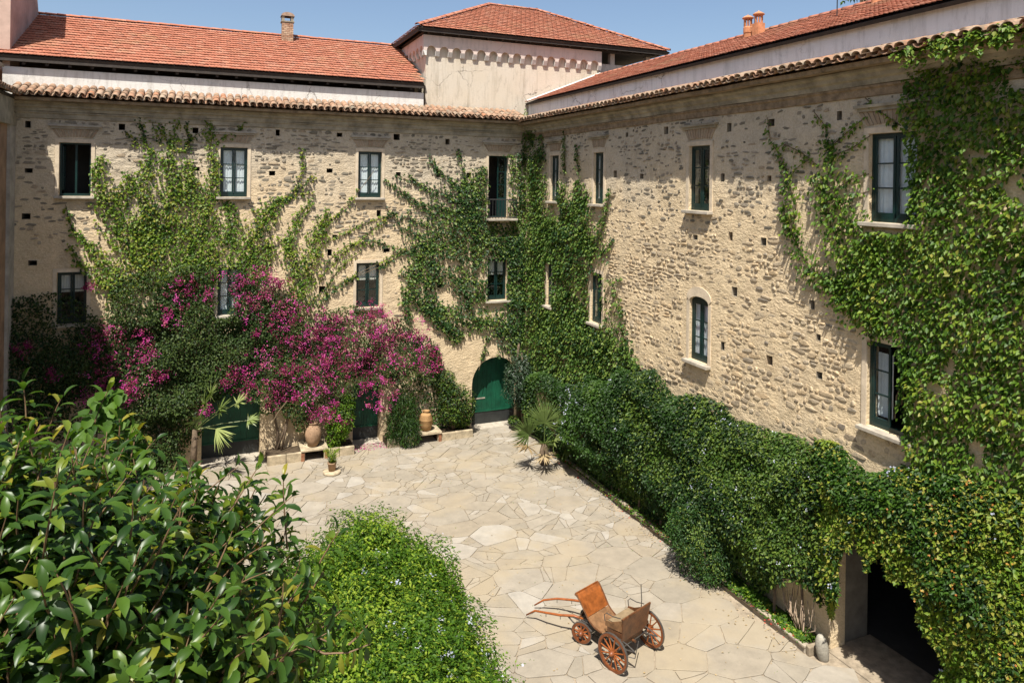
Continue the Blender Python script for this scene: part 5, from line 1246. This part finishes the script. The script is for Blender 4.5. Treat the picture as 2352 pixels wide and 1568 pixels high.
for q in [(660,1260,7.2,642,1085,7.3,17), (620,1300,7.2,600,1190,7.2,11), (520,1200,7.4,560,1100,7.4,10), (560,1210,7.4,620,1130,7.4,9), (480,1180,7.5,500,1100,7.5,8), (720,1320,7.0,772,1212,7.1,10), (660,1350,6.9,720,1270,7,10), (700,1380,6.8,745,1310,6.9,9), (380,1120,7.6,440,1075,7.6,9), (60,960,8.2,58,866,8.3,12), (110,990,8.2,135,905,8.3,11), (210,1000,8.1,232,890,8.2,12), (270,1020,8,285,960,8,9), (740,1440,6.8,790,1400,6.8,8), (600,1400,6.8,690,1340,6.9,11), (0,1020,8,10,940,8,9), (320,1060,7.9,345,1010,7.9,8), (800,1480,6.7,850,1440,6.8,7), (700,1450,6.8,770,1480,6.8,9)]: ps(*q)
placed = []; sg = MB()
def add_leaf(P, D, Nn, L, w=.44):
    D = D.normalized(); Nn = (Nn-D*Nn.dot(D)).normalized(); S = Nn.cross(D); m_ = Matrix.Identity(4)
    m_.col[0][:3] = D*L; m_.col[1][:3] = S*L*w; m_.col[2][:3] = Nn*L; m_.col[3][:3] = P
    u, v, f = to_px(P); placed.append((0, m_, (1 if 0 < u < 2352 and v < 1568 else .1)/f**2*(.3+max(0, (P-Vector(fc)).length-1.2))))
for (b_, t, L_, m_) in shoots:
    bend = Vector((R.gauss(0, .12), R.gauss(0, .12), 0)); pts = [b_+t*L_*s+bend*s*s*L_ for s in (0, .35, .7, 1)]
    sg.tube(pts, [.010, .009, .007, .004], 5, False)
    a0 = R.uniform(0, 6.28); ax = t.cross(Vector((0, 0, 1)) if abs(t.z) < .9 else Vector((1, 0, 0))).normalized(); ay = t.cross(ax)
    for k in range(m_):
        s = (k+.6)/m_; p = b_+t*L_*s+bend*s*s*L_; az = a0+k*2.4; o = ax*math.cos(az)+ay*math.sin(az); e = -.12+1.15*s*s+R.gauss(0, .15)
        D = o*math.cos(e)+t*math.sin(e)-Vector((0, 0, .12*(1-s))); Nn = t*math.cos(e)-o*math.sin(e)+Vector((0, 0, .35))
        add_leaf(p+o*.02, D, Nn+Vector((R.gauss(0, .15), R.gauss(0, .15), 0)), R.uniform(.155, .235)*(1 if s < .85 else .8), R.uniform(.34, .43))
# arching branch with a comb of hanging leaves
cb = [at_depth(662, 1442, 6.5), at_depth(700, 1480, 6.45), at_depth(745, 1500, 6.4), at_depth(800, 1498, 6.4), at_depth(850, 1478, 6.45)]
sg.tube(cb, [.012, .011, .010, .008, .006], 5)
for k in range(22):
    s = k/21*3.999; i = int(s); p = cb[i].lerp(cb[i+1], s-i); add_leaf(p, Vector((R.gauss(-.15, .12), R.gauss(0, .2), -1 if k % 3 else .7)), Vector((R.gauss(0, .4), -.8, .5)), R.uniform(.16, .2), .3)
for k in range(5200):
    d = Vector((R.gauss(0, 1), R.gauss(0, 1), R.gauss(0, 1))).normalized(); p = Vector(fc+np.array(d)*fq*R.uniform(.35, .8)); add_leaf(p, Vector((d.x, d.y, R.uniform(-1, .2))), Vector((R.gauss(0, .4), R.gauss(0, .4), 1)), R.uniform(.15, .22))
FT, FF_ = TPL['ficus']; pieces(fic, 'leaf', [(FT, FF_)], M['ficus'], placed, 300, 'foliage', True)
sg.build('shoots', M['shoot'], fic)['kind'] = 'stuff'
g = MB(); g.tube([(-1.9, 7.4, .3), (-1.85, 7.45, 1.6), (-1.75, 7.4, 3.2)], [.22, .18, .15], 10); g.build('trunk', M['bark'], fic, True)
for k in range(9):
    a = 6.283*k/9; g = MB(); e = Vector(fc)+Vector((math.cos(a)*1.7, math.sin(a)*1.7, .3+.6*(k % 3))); s0 = Vector((-1.8, 7.42, 2.4+.1*k)); g.tube([s0, s0.lerp(e, .5)+Vector((0, 0, .25)), e], [.08, .055, .025], 7); g.build('limb', M['bark'], fic, True)
# heart leaved climber among the rubber tree's upper shoots
hv = empty('heart_leaved_vine', tuple(at_depth(230, 960, 7.9)), 'pale heart shaped leaves on a vine behind the rubber tree shoots at the left', 'vine')
pp = []; 
for (x, y) in [(200,960),(215,925),(240,900),(265,905),(250,930),(275,950),(290,980),(300,1010),(320,1040),(220,950),(180,975),(240,980),(265,1000)]:
    for j in range(5): pp.append(at_depth(x+R.gauss(0, 14), y+R.gauss(0, 12), 8.3+R.gauss(0, .12)))
pp = np.array(pp); n = len(pp); leaves('foliage', pp, np.array((-.1, -.7, .7))+rnd(n)*.35, np.array((0, -.5, -.7))+rnd(n)*.4, rng.uniform(.10, .16, n), rng.uniform(.10, .15, n), rng.uniform(.5, .95, n), M['plumb'], hv, 'oval')
g = MB(); g.tube([at_depth(180, 1000, 8.35), at_depth(230, 945, 8.35), at_depth(262, 905, 8.35)], .008, 5); g.tube([at_depth(230, 945, 8.35), at_depth(290, 985, 8.35), at_depth(325, 1050, 8.35)], .008, 5); g.tube([at_depth(230, 945, 8.35), Vector((-1.3, 8.6, 5.5)), Vector((-1.6, 8.3, gz(8.3)))], .012, 5); g.build('stem', M['twig'], hv)
# tree behind the right wing: only its lowest twigs reach into the picture
tr_p = on_right(1945, 0, 21.0)
bt = empty('tree', (tr_p.x+1, tr_p.y, -.5), 'few hanging leaves of a tree behind the right roof at the top edge', 'tree')
g = MB(); g.tube([(tr_p.x+1, tr_p.y, -.6), (tr_p.x+1.1, tr_p.y, 9), (tr_p.x+.8, tr_p.y, tr_p.z+2)], [.3, .24, .12], 8); g.build('trunk', M['bark'], bt, True)
P = []
for (x, y) in [(1940, 2), (1960, -6), (2010, -10), (1925, -16), (1985, -14)]:
    c = on_right(x, y, 21.0)
    for j in range(22): P.append(c+Vector((random.gauss(0, .10), random.gauss(0, .12), random.uniform(-.05, .5))))
for j in range(2600): v = rnd(1)[0]; P.append(Vector((tr_p.x+.9, tr_p.y, tr_p.z+2.6))+Vector((v[0]*2.2, v[1]*2.2, v[2]*1.9))*random.uniform(.7, 1))
P = np.array(P); n = len(P); leaves('crown', P, np.array((0, -.3, .6))+rnd(n)*.6, np.array((0, 0, -1))+rnd(n)*.5, rng.uniform(.12, .22, n), rng.uniform(.06, .1, n), rng.uniform(.4, .9, n), M['creeper'], bt)

# ================================================================== kerb, planters, jars, pots, guard stone
M['kerb'] = m_pieces('kerb_stone', [(0, (.25, .20, .14)), (.5, (.33, .27, .19)), (1, (.39, .33, .25))], .9, 7, .4, .6, .015, .15)
kerb = empty('kerb', (11.5, 16, gz(16)), 'low stone kerb along the bed at the foot of the right wall', 'kerb')
k0, k1 = Vector((11.46, 11.1, 0)), Vector((11.66, 22.3, 0)); nk = 14
for i in range(nk):
    a, b_ = k0.lerp(k1, i/nk), k0.lerp(k1, (i+1)/nk); d = (b_-a).normalized(); s = Vector((d.y, -d.x, 0)); a = a+d*.006; b_ = b_-d*.006; h = .15+random.uniform(-.012, .015); o = random.uniform(-.012, .012)
    V = [Vector((q.x+s.x*w+random.uniform(-.006, .006), q.y+s.y*w, gz(q.y)+z+random.uniform(-.006, .006))) for z in (-.05, h) for q, w in ((a, o), (b_, o), (b_, .13+o), (a, .13+o))]
    g = MB(); g.add(V, [(0, 3, 2, 1), (4, 5, 6, 7), (0, 1, 5, 4), (1, 2, 6, 5), (2, 3, 7, 6), (3, 0, 4, 7)]); g.build('kerb_stone', M['kerb'], kerb, bevel=.015)
g = MB(); g.box((11.46, 10.98, gz(11)-.05), (12.0, 11.09, gz(11)+.17), jit=.012); g.build('kerb_stone', M['kerb'], kerb, bevel=.02)
def rock(name, c, q, rot, label, mat):
    bm = bmesh.new(); bmesh.ops.create_icosphere(bm, subdivisions=3, radius=1); me = bpy.data.meshes.new(name)
    for v in bm.verts:
        k = 1+.22*(vnoise(np.array([[v.co.x*1.3+4, v.co.y*1.3, v.co.z*1.3]]), 41)[0]-.5)+.08*(vnoise(np.array([[v.co.x*4, v.co.y*4, v.co.z*4]]), 42)[0]-.5)
        v.co = Matrix.Rotation(rot, 3, 'Y') @ Vector((v.co.x*q[0]*k, v.co.y*q[1]*k, v.co.z*q[2]*k)) + Vector(c)
    bm.to_mesh(me); bm.free(); me.polygons.foreach_set('use_smooth', [True]*len(me.polygons)); return tag(link(name, me, mat), label, 'stone')
M['guard'] = m_plain('grey_guard_stone', (.30, .275, .225), .9, .35, 5, .5, .02, spec=.15)
gp = on_ground(1890, 1512); rock('guard_stone', (gp.x-.03, gp.y, gz(gp.y)+.22), (.13, .13, .33), -.22, 'upright rounded grey guard stone at the left foot of the portal', M['guard'])
tw = empty('dry_vine', tuple(on_ground(1850, 1450)), 'coil of bare dry vine stems beside the guard stone', 'vine')
g = MB(); tp = Vector((11.75, 11.5, gz(11.5)+.12))
for k in range(9):
    a = random.uniform(-.5, .5); b_ = random.uniform(.3, .6); g.tube([tp+Vector((random.uniform(-.1, .2), a, random.uniform(.5, .95))), tp+Vector((-.1, a-.15, .35)), tp+Vector((0, a*.3, .02+.05*random.random())), tp+Vector((.1, a+.2, .3)), tp+Vector((.15, a+.25+b_*.2, .6+.3*random.random()))], [.008, .011, .012, .010, .006], 5)
g.build('stem', m_plain('dry_stem', (.30, .22, .15), .85, .3, 12, .2), tw, True)
M['planter'] = m_plain('planter_masonry', (.36, .295, .20), .92, .45, 4, .7, .02, spec=.1)
M['brick_red'] = m_pieces('planter_brick', [(0, (.26, .11, .06)), (1, (.36, .18, .10))], .9, 12, .3, .5, .01, .1)
def planter(x0, x1, yf, h, gap, label):
    r = empty('stone_planter', ((x0+x1)/2, yf+.4, 0), label, 'planter'); a, b_ = gap; z = gz(yf)
    for (s, e) in ((x0, a), (b_, x1)):
        n = max(1, round((e-s)/.7))
        for k in range(n):
            g = MB(); g.box((s+(e-s)*k/n+.004, yf+random.uniform(-.015, .015), z-.1), (s+(e-s)*(k+1)/n-.004, yf+.13, z+h+random.uniform(-.02, .02)), jit=.008); g.build('wall_stone', M['planter'], r, bevel=.02)
        g = MB(); g.box((s, yf+.13, z-.1), (e, 27.0, z+h-.07)); g.build('soil', M['soil'], r)
    g = MB(); g.box((a-.15, yf-.06, z+h+.025), (b_+.15, 26.95, z+h+.10), jit=.008); g.build('shelf_slab', M['planter'], r, bevel=.015)
    for xx in (a-.14, b_+.03):
        for k in range(4): g = MB(); g.box((xx, yf-.03, z+.005+k*.075), (xx+.11, yf+.09, z+.07+k*.075)); g.build('brick', M['brick_red'], r)
    return r
planter(1.92, 4.95, 26.0, .30, (3.2, 3.85), 'low stone planter with a gap between the wide and the narrow door')
planter(6.2, 9.6, 26.15, .30, (7.35, 8.15), 'low stone planter with a gap between the narrow and the arched door')
M['jar'] = m_plain('pale_clay_jar', (.28, .18, .11), .8, .35, 5, .35, .01, spec=.2)
M['jar2'] = m_plain('ochre_clay_jar', (.30, .175, .075), .75, .3, 5, .3, .01, spec=.25)
j1 = empty('clay_jar', (3.5, 26.3, .42), 'pale round clay jar with small handles on the planter shelf by the wide door', 'jar')
g = MB(); g.lathe([(.13, 0), (.16, .02), (.25, .22), (.29, .42), (.27, .58), (.18, .72), (.14, .76), (.14, .80), (.17, .83), (.15, .84), (.11, .80), (.11, .70)], (3.5, 26.3, gz(26.3)+.41), 24, False); g.build('body', M['jar'], j1, True)
for sx in (-1, 1): g = MB(); g.tube([(3.5+sx*.15, 26.3, 1.22), (3.5+sx*.25, 26.3, 1.22), (3.5+sx*.28, 26.3, 1.12), (3.5+sx*.24, 26.3, 1.04)], .022, 7); g.build('handle', M['jar'], j1, True)
j2 = empty('clay_jar', (7.75, 26.45, .42), 'ochre clay jar with ribbed shoulder on the planter shelf left of the arch', 'jar')
g = MB(); pr = [(.15, 0), (.20, .05), (.26, .25), (.27, .40)]; 
for k in range(7): pr += [(.27-.012*k+.012, .42+.03*k), (.262-.012*k, .435+.03*k)]
pr += [(.15, .66), (.12, .68), (.13, .73), (.15, .75), (.12, .74), (.10, .66)]; g.lathe(pr, (7.75, 26.45, gz(26.45)+.41), 24, False); g.build('body', M['jar2'], j2, True)
mp_ = Vector((3.9, 24.5, gz(24.5)))
g = MB(); g.lathe([(.02, .0), (.28, .0), (.30, .03), (.30, .08), (.27, .10), (.0, .10)], mp_, 26, False); tag(g.build('millstone', M['planter'], None, True), 'round millstone lying on the paving under the small flowerpot', 'millstone')
po = empty('flowerpot', (mp_.x, mp_.y, mp_.z+.1), 'small brown flowerpot with wispy plant standing on the millstone', 'flowerpot')
g = MB(); g.lathe([(.02, .101), (.11, .101), (.14, .34), (.155, .345), (.155, .39), (.135, .39), (.125, .34), (.0, .34)], mp_, 18, False); g.build('pot', M['jar'], po, True)
n = 420; a = rng.uniform(0, 6.28, n); d = np.stack([np.cos(a)*.45, np.sin(a)*.45, np.ones(n)], 1); b0 = np.array(mp_)+np.array((0, 0, .36))+rng.normal(0, .05, (n, 3))*np.array((1, 1, .2)); s = rng.random((n, 1)); 
leaves('foliage', b0+unit(d)*s*.5, rnd(n)+np.array((0, -.4, .5)), d+rnd(n)*.5, rng.uniform(.08, .16, n), rng.uniform(.012, .02, n), rng.uniform(.5, .95, n), M['plumb'], po, 'blade')
for (px_, py_, lab, sc) in [(1250, 1012, 'low broad terracotta pot at the foot of the palm on its left', .9), (1300, 1045, 'terracotta pot under the palm beside the end of the kerb', 1.1), (1182, 985, 'dark pot in the shade at the right foot of the arched door', 1.0)]:
    q = on_ground(px_, py_); o = empty('flowerpot', tuple(q), lab, 'flowerpot'); g = MB(); g.lathe([(.02, 0), (.14*sc, 0), (.19*sc, .24*sc), (.22*sc, .25*sc), (.22*sc, .31*sc), (.19*sc, .31*sc), (.18*sc, .27*sc), (0, .26*sc)], q, 18, False); g.build('pot', M['terracotta'] if 'dark' not in lab else M['door_dark'], o, True)
    n = 260; a = rnd(n); P = np.array(q)+np.array((0, 0, .34*sc))+a*np.array((.22, .22, .16))*sc; leaves('foliage', P, np.array((0, -.3, .8))+rnd(n)*.5, a+rnd(n)*.5, .09, .05, rng.uniform(.2, .8, n), M['hedge'], o)
# grass in the joints and leaf litter on the court
n = 2600; y = rng.uniform(10, 26.4, n); x = rng.uniform(-4, 11.4, n); c = vnoise(np.stack([x*.9, y*.9, y*0], 1), 61); k = c > .60; x, y = x[k], y[k]; n = len(x)
cx = np.round(x*2.3)/2.3+rng.normal(0, .02, n); cy = np.round(y*2.3)/2.3+rng.normal(0, .02, n)
w = leaves('joint_weeds', np.stack([cx, cy, gz(cy)-.005], 1), rnd(n)*.6+np.array((0, -.5, .2)), np.array((0, 0, 1))+rnd(n)*.6, rng.uniform(.02, .055, n), .012, rng.uniform(.3, .95, n), M['plumb'], None, 'blade'); tag(w, 'tiny weeds growing in the joints of the paving', 'weeds')
n = 520; y = np.concatenate([rng.uniform(11, 26.6, 300), rng.uniform(11, 22, 220)]); x = np.concatenate([rng.uniform(-3, 11.4, 300), 11.45-np.abs(rng.normal(0, .35, 220))])
w = leaves('leaf_litter', np.stack([x, y, gz(y)+.018], 1), np.array((0, 0, 1))+rnd(n)*.3, rnd(n), rng.uniform(.03, .07, n), rng.uniform(.02, .04, n), rng.random(n), M['palm_dry'], None); tag(w, 'dry fallen leaves scattered over the paving', 'leaves')
# litter at the narrow door
n = 160; P = np.stack([rng.uniform(4.9, 6.6, n), 26.2+rng.random(n)*.75, np.full(n, .045)], 1); P[:, 2] = gz(P[:, 1])+.014
li = leaves('fallen_leaves', P, np.array((0, 0, 1))+rnd(n)*.35, rnd(n), .06, .045, rng.random(n), M['bract'], None); tag(li, 'fallen bougainvillea petals on the paving before the narrow door', 'petals')

# ================================================================== carriage
M['oak'] = m_plain('varnished_brown_wood', (.105, .042, .016), .45, .6, 9, .3, .004, spec=.5)
M['orange'] = m_plain('orange_leather_dash', (.20, .058, .012), .42, .45, 8, .12, .004, spec=.5)
M['tan'] = m_plain('worn_tan_panel', (.17, .088, .040), .6, .45, 9, .2, .004, spec=.3)
M['wheel'] = m_plain('orange_brown_wheel_paint', (.15, .045, .014), .45, .3, 8, .15, .003, spec=.4)
M['spoke'] = m_plain('orange_spoke_paint', (.24, .068, .016), .45, .3, 8, .15, .003, spec=.4)
M['cush'] = m_plain('dusty_cushion', (.20, .145, .085), .9, .25, 7, .3, .01, spec=.1)
M['steel'] = m_plain('dull_steel', (.12, .11, .10), .45, .3, 12, .2, .003, metal=.6)
CO = Vector((8.035, 12.337, 0)); CF = Vector((-.329, .944, 0)); CS = Vector((.944, .329, 0)); CG = gz(12.8)
def cl(f, s, h): return CO+CF*f+CS*s+Vector((0, 0, CG+h))
car = empty('carriage', tuple(cl(.5, 0, 0)), 'small brown wooden horse carriage with orange dashboard standing on the paving', 'carriage')
def quadstrip(rows, th, nrm, name, mat, parent, smooth=True):
    """rows of points -> thin solid sheet"""
    V = []; F = []; n = len(rows); m_ = len(rows[0])
    for lay in (0, 1):
        for r in rows: V += [Vector(p)+nrm*(-th*lay) for p in r]
    for lay in (0, 1):
        for i in range(n-1):
            for j in range(m_-1):
                a = lay*n*m_+i*m_+j; q = (a, a+1, a+m_+1, a+m_); F.append(q if lay == 0 else q[::-1])
    o = n*m_
    for i in range(n-1): F += [(i*m_, (i+1)*m_, (i+1)*m_+o, i*m_+o), (i*m_+m_-1, i*m_+m_-1+o, (i+1)*m_+m_-1+o, (i+1)*m_+m_-1)]
    for j in range(m_-1): F += [(j, j+o, j+1+o, j+1), ((n-1)*m_+j, (n-1)*m_+j+1, (n-1)*m_+j+1+o, (n-1)*m_+j+o)]
    return link(name, mesh(name, V, F, False), mat, parent)
def wheel(c, d, ax, R_, nsp, w=.045):
    """c hub centre, d rolling direction, ax axle direction"""
    up = Vector((0, 0, 1)); n = 36; g = MB(); V = []; F = []
    for k in range(n):
        a = 2*math.pi*k/n; e = d*math.cos(a)+up*math.sin(a)
        V += [c+e*R_+ax*w/2, c+e*R_-ax*w/2, c+e*(R_-.05)-ax*w/2, c+e*(R_-.05)+ax*w/2]
    for k in range(n):
        b_, b2 = 4*k, 4*((k+1) % n)
        for j in range(4): F.append((b_+j, b_+(j+1) % 4, b2+(j+1) % 4, b2+j))
    g.add(V, F); o = g.build('wheel', M['wheel'], car)
    t = MB(); V = []; F = []
    for k in range(n):
        a = 2*math.pi*k/n; e = d*math.cos(a)+up*math.sin(a); V += [c+e*(R_+.012)+ax*w*.45, c+e*(R_+.012)-ax*w*.45, c+e*(R_+.001)-ax*w*.45, c+e*(R_+.001)+ax*w*.45]
    for k in range(n):
        b_, b2 = 4*k, 4*((k+1) % n)
        for j in range(4): F.append((b_+j, b_+(j+1) % 4, b2+(j+1) % 4, b2+j))
    t.add(V, F); t.build('tyre', M['steel'], o)
    for k in range(nsp):
        a = 2*math.pi*(k+.3)/nsp; e = d*math.cos(a)+up*math.sin(a); g = MB(); g.tube([c+e*.03, c+e*(R_*.5), c+e*(R_-.045)], [.017, .015, .012], 6); g.build('spoke', M['spoke'], o)
    g = MB(); g.tube([c-ax*.10, c-ax*.05, c+ax*.05, c+ax*.10], [.03, .055, .055, .035], 12); g.build('hub', M['wheel'], o, True)
for s in (-.595, .595): wheel(cl(0, s, .375), CF, CS, .363, 12)
FF2 = Vector((-.636, .77, 0)).normalized(); FS = Vector((.77, .636, 0)).normalized(); FC = CO+CF*1.16+CS*.02; FC.z = CG
for s in (-.46, .46): wheel(FC+FS*s+Vector((0, 0, .225)), FF2, FS, .213, 10, .04)
g = MB(); g.tube([cl(0, -.58, .375), cl(0, .58, .375)], .022, 8); g.build('rear_axle', M['steel'], car)
g = MB(); g.tube([FC+FS*-.44+Vector((0, 0, .225)), FC+FS*.44+Vector((0, 0, .225))], .022, 8); g.build('front_axle', M['steel'], car)
for s in (-.36, .38):                                     # leaf springs
    for (f0, z0, par) in ((.0, .375, 1), (1.12, .25, 1)):
        g = MB(); g.tube([cl(f0-.36, s, z0+.10), cl(f0-.18, s, z0+.045), cl(f0, s, z0+.025), cl(f0+.18, s, z0+.045), cl(f0+.32, s, z0+.10)], .016, 6); g.tube([cl(f0-.36, s, z0+.10), cl(f0-.18, s, z0+.15), cl(f0, s, z0+.165), cl(f0+.18, s, z0+.15), cl(f0+.32, s, z0+.10)], .014, 6); g.build('leaf_spring', M['steel'], car)
g = MB(); g.tube([cl(-.1, 0, .40), cl(.6, 0, .36), cl(1.15, 0, .34)], .028, 8); g.build('perch_pole', M['oak'], car)
g = MB(); c = FC+Vector((0, 0, .36)); g.lathe([(.02, 0), (.2, 0), (.2, .03), (.02, .03)], c, 20); g.build('turntable', M['steel'], car)
# body: toe board, dash, floor, seat box, seat, back panel
hw = .33
prof = [(.55, .42), (.70, .435), (.82, .49), (.90, .56)]; rows = [[cl(f, s, h) for s in (-hw, 0, hw)] for f, h in prof]
quadstrip(rows, .025, Vector((0, 0, 1)), 'toe_board', M['tan'], car)
prof = [(.905, .565), (.985, .66), (1.06, .76), (1.13, .85), (1.19, .905), (1.235, .92)]; rows = [[cl(f, s*(1+.03*i), h) for s in (-hw, 0, hw)] for i, (f, h) in enumerate(prof)]
quadstrip(rows, .025, (CF*-.75+Vector((0, 0, .65))).normalized(), 'dashboard', M['orange'], car)
for s in (-hw-.012, hw+.012):
    g = MB(); g.tube([cl(.52, s, .42), cl(.70, s, .44), cl(.82, s, .495), cl(.905, s, .565), cl(1.06, s*1.03, .765), cl(1.19, s*1.05, .91), cl(1.245, s*1.05, .925)], .017, 6); g.build('dash_rim', M['oak'], car)
g = MB(); g.tube([cl(1.24, -hw*1.05, .925), cl(1.24, hw*1.05, .925)], .016, 6); g.build('dash_top_rim', M['orange'], car)
def cbox(name, f0, f1, s0, s1, h0, h1, mat, bev=.012, taper=0):
    g = MB(); V = [cl(f, s*(1-taper*(h == h0)), h) for h in (h0, h1) for f, s in ((f0, s0), (f1, s0), (f1, s1), (f0, s1))]; g.add(V, [(0, 3, 2, 1), (4, 5, 6, 7), (0, 1, 5, 4), (1, 2, 6, 5), (2, 3, 7, 6), (3, 0, 4, 7)]); return g.build(name, mat, car, bevel=bev)
cbox('floor', -.02, .56, -hw, hw, .40, .428, M['tan'])
cbox('seat_box', -.02, .36, -.36, .39, .43, .66, M['oak'], taper=.1)
cbox('seat_cushion', .0, .40, -.34, .37, .665, .745, M['cush'], .035)
rows = [[cl(-.03-.06*i/3, s*(1+.04*i), .52+.16*i) for s in (-.38, -.1, .15, .42)] for i in range(4)]
quadstrip(rows, .028, CF, 'back_panel', M['oak'], car)
g = MB(); g.tube([cl(-.095, -.44, 1.005), cl(-.095, .48, 1.005)], .022, 7); g.build('back_rail', M['oak'], car)
for s in (-.37, .40):                                     # curved arm boards with iron rails
    rows = [[cl(-.05, s, .70+.24*k), cl(.1, s, .68+.18*k), cl(.25, s, .66+.12*k), cl(.40, s*.98, .65+.10*k)] for k in (0, .5, 1)]
    quadstrip(rows, .02, CS*(1 if s > 0 else -1), 'arm_board', M['tan'] if s < 0 else M['oak'], car)
    g = MB(); g.tube([cl(.40, s, .74), cl(.42, s, .86), cl(.36, s, .92), cl(.2, s, .92), cl(.0, s, .97)], .010, 5); g.build('arm_rail', M['steel'], car)
g = MB(); g.tube([cl(.1, .43, .7), cl(.1, .45, 1.0), cl(.13, .46, 1.3)], .010, 5); g.build('whip_socket', M['steel'], car)
g = MB(); g.tube([cl(.30, -.42, .45), cl(.36, -.50, .30), cl(.40, -.52, .22)], .010, 5); V = [cl(f, s, h) for h in (.2, .215) for f, s in ((.32, -.62), (.48, -.62), (.48, -.46), (.32, -.46))]; g.add(V, [(0, 3, 2, 1), (4, 5, 6, 7), (0, 1, 5, 4), (1, 2, 6, 5), (2, 3, 7, 6), (3, 0, 4, 7)]); g.build('step_plate', M['steel'], car)
for s in (-.30, .33):                                     # body irons down to the springs
    g = MB(); g.tube([cl(.05, s, .54), cl(.05, s, .43)], .014, 5); g.tube([cl(.75, s, .45), cl(1.0, s, .40), cl(1.12, s, .40)], .014, 5); g.build('body_iron', M['steel'], car)
g = MB(); g.tube([cl(-.1, -.5, .36), cl(-.32, -.3, .30), cl(-.1, .1, .37)], .010, 5); g.build('stay', M['steel'], car)
# shafts turned with the front wheels, tips resting on the ground
for s in (-.27, .27):
    b0 = FC+FS*s; k = 1 if s > 0 else -1
    pts = [b0+FF2*.05+Vector((0, 0, .40)), b0+FF2*.25+FS*.02*k+Vector((0, 0, .42)), b0+FF2*.55+FS*.05*k+Vector((0, 0, .36)), b0+FF2*.90+FS*.03*k+Vector((0, 0, .30)), b0+FF2*1.2-FS*.04*k+Vector((0, 0, .22)), b0+FF2*1.42-FS*.06*k+Vector((0, 0, .05))]
    g = MB(); g.tube(pts, [.022, .026, .026, .024, .022, .016], 8); sh = g.build('shaft', M['spoke'], car, True)
    g = MB(); g.tube([pts[2], pts[2]-Vector((0, 0, .09))], .008, 5); g.build('shaft_staple', M['steel'], sh); g = MB(); g.tube([pts[3], pts[3]-Vector((0, 0, .09))], .008, 5); g.build('shaft_staple', M['steel'], sh)
g = MB(); g.tube([FC+FS*-.33+FF2*.12+Vector((0, 0, .41)), FC+FS*.33+FF2*.12+Vector((0, 0, .41))], .022, 7); g.tube([FC+FS*-.3+FF2*.05+Vector((0, 0, .40)), FC+Vector((0, 0, .36)), FC+FS*.3+FF2*.05+Vector((0, 0, .40))], .016, 6); g.build('splinter_bar', M['oak'], car)
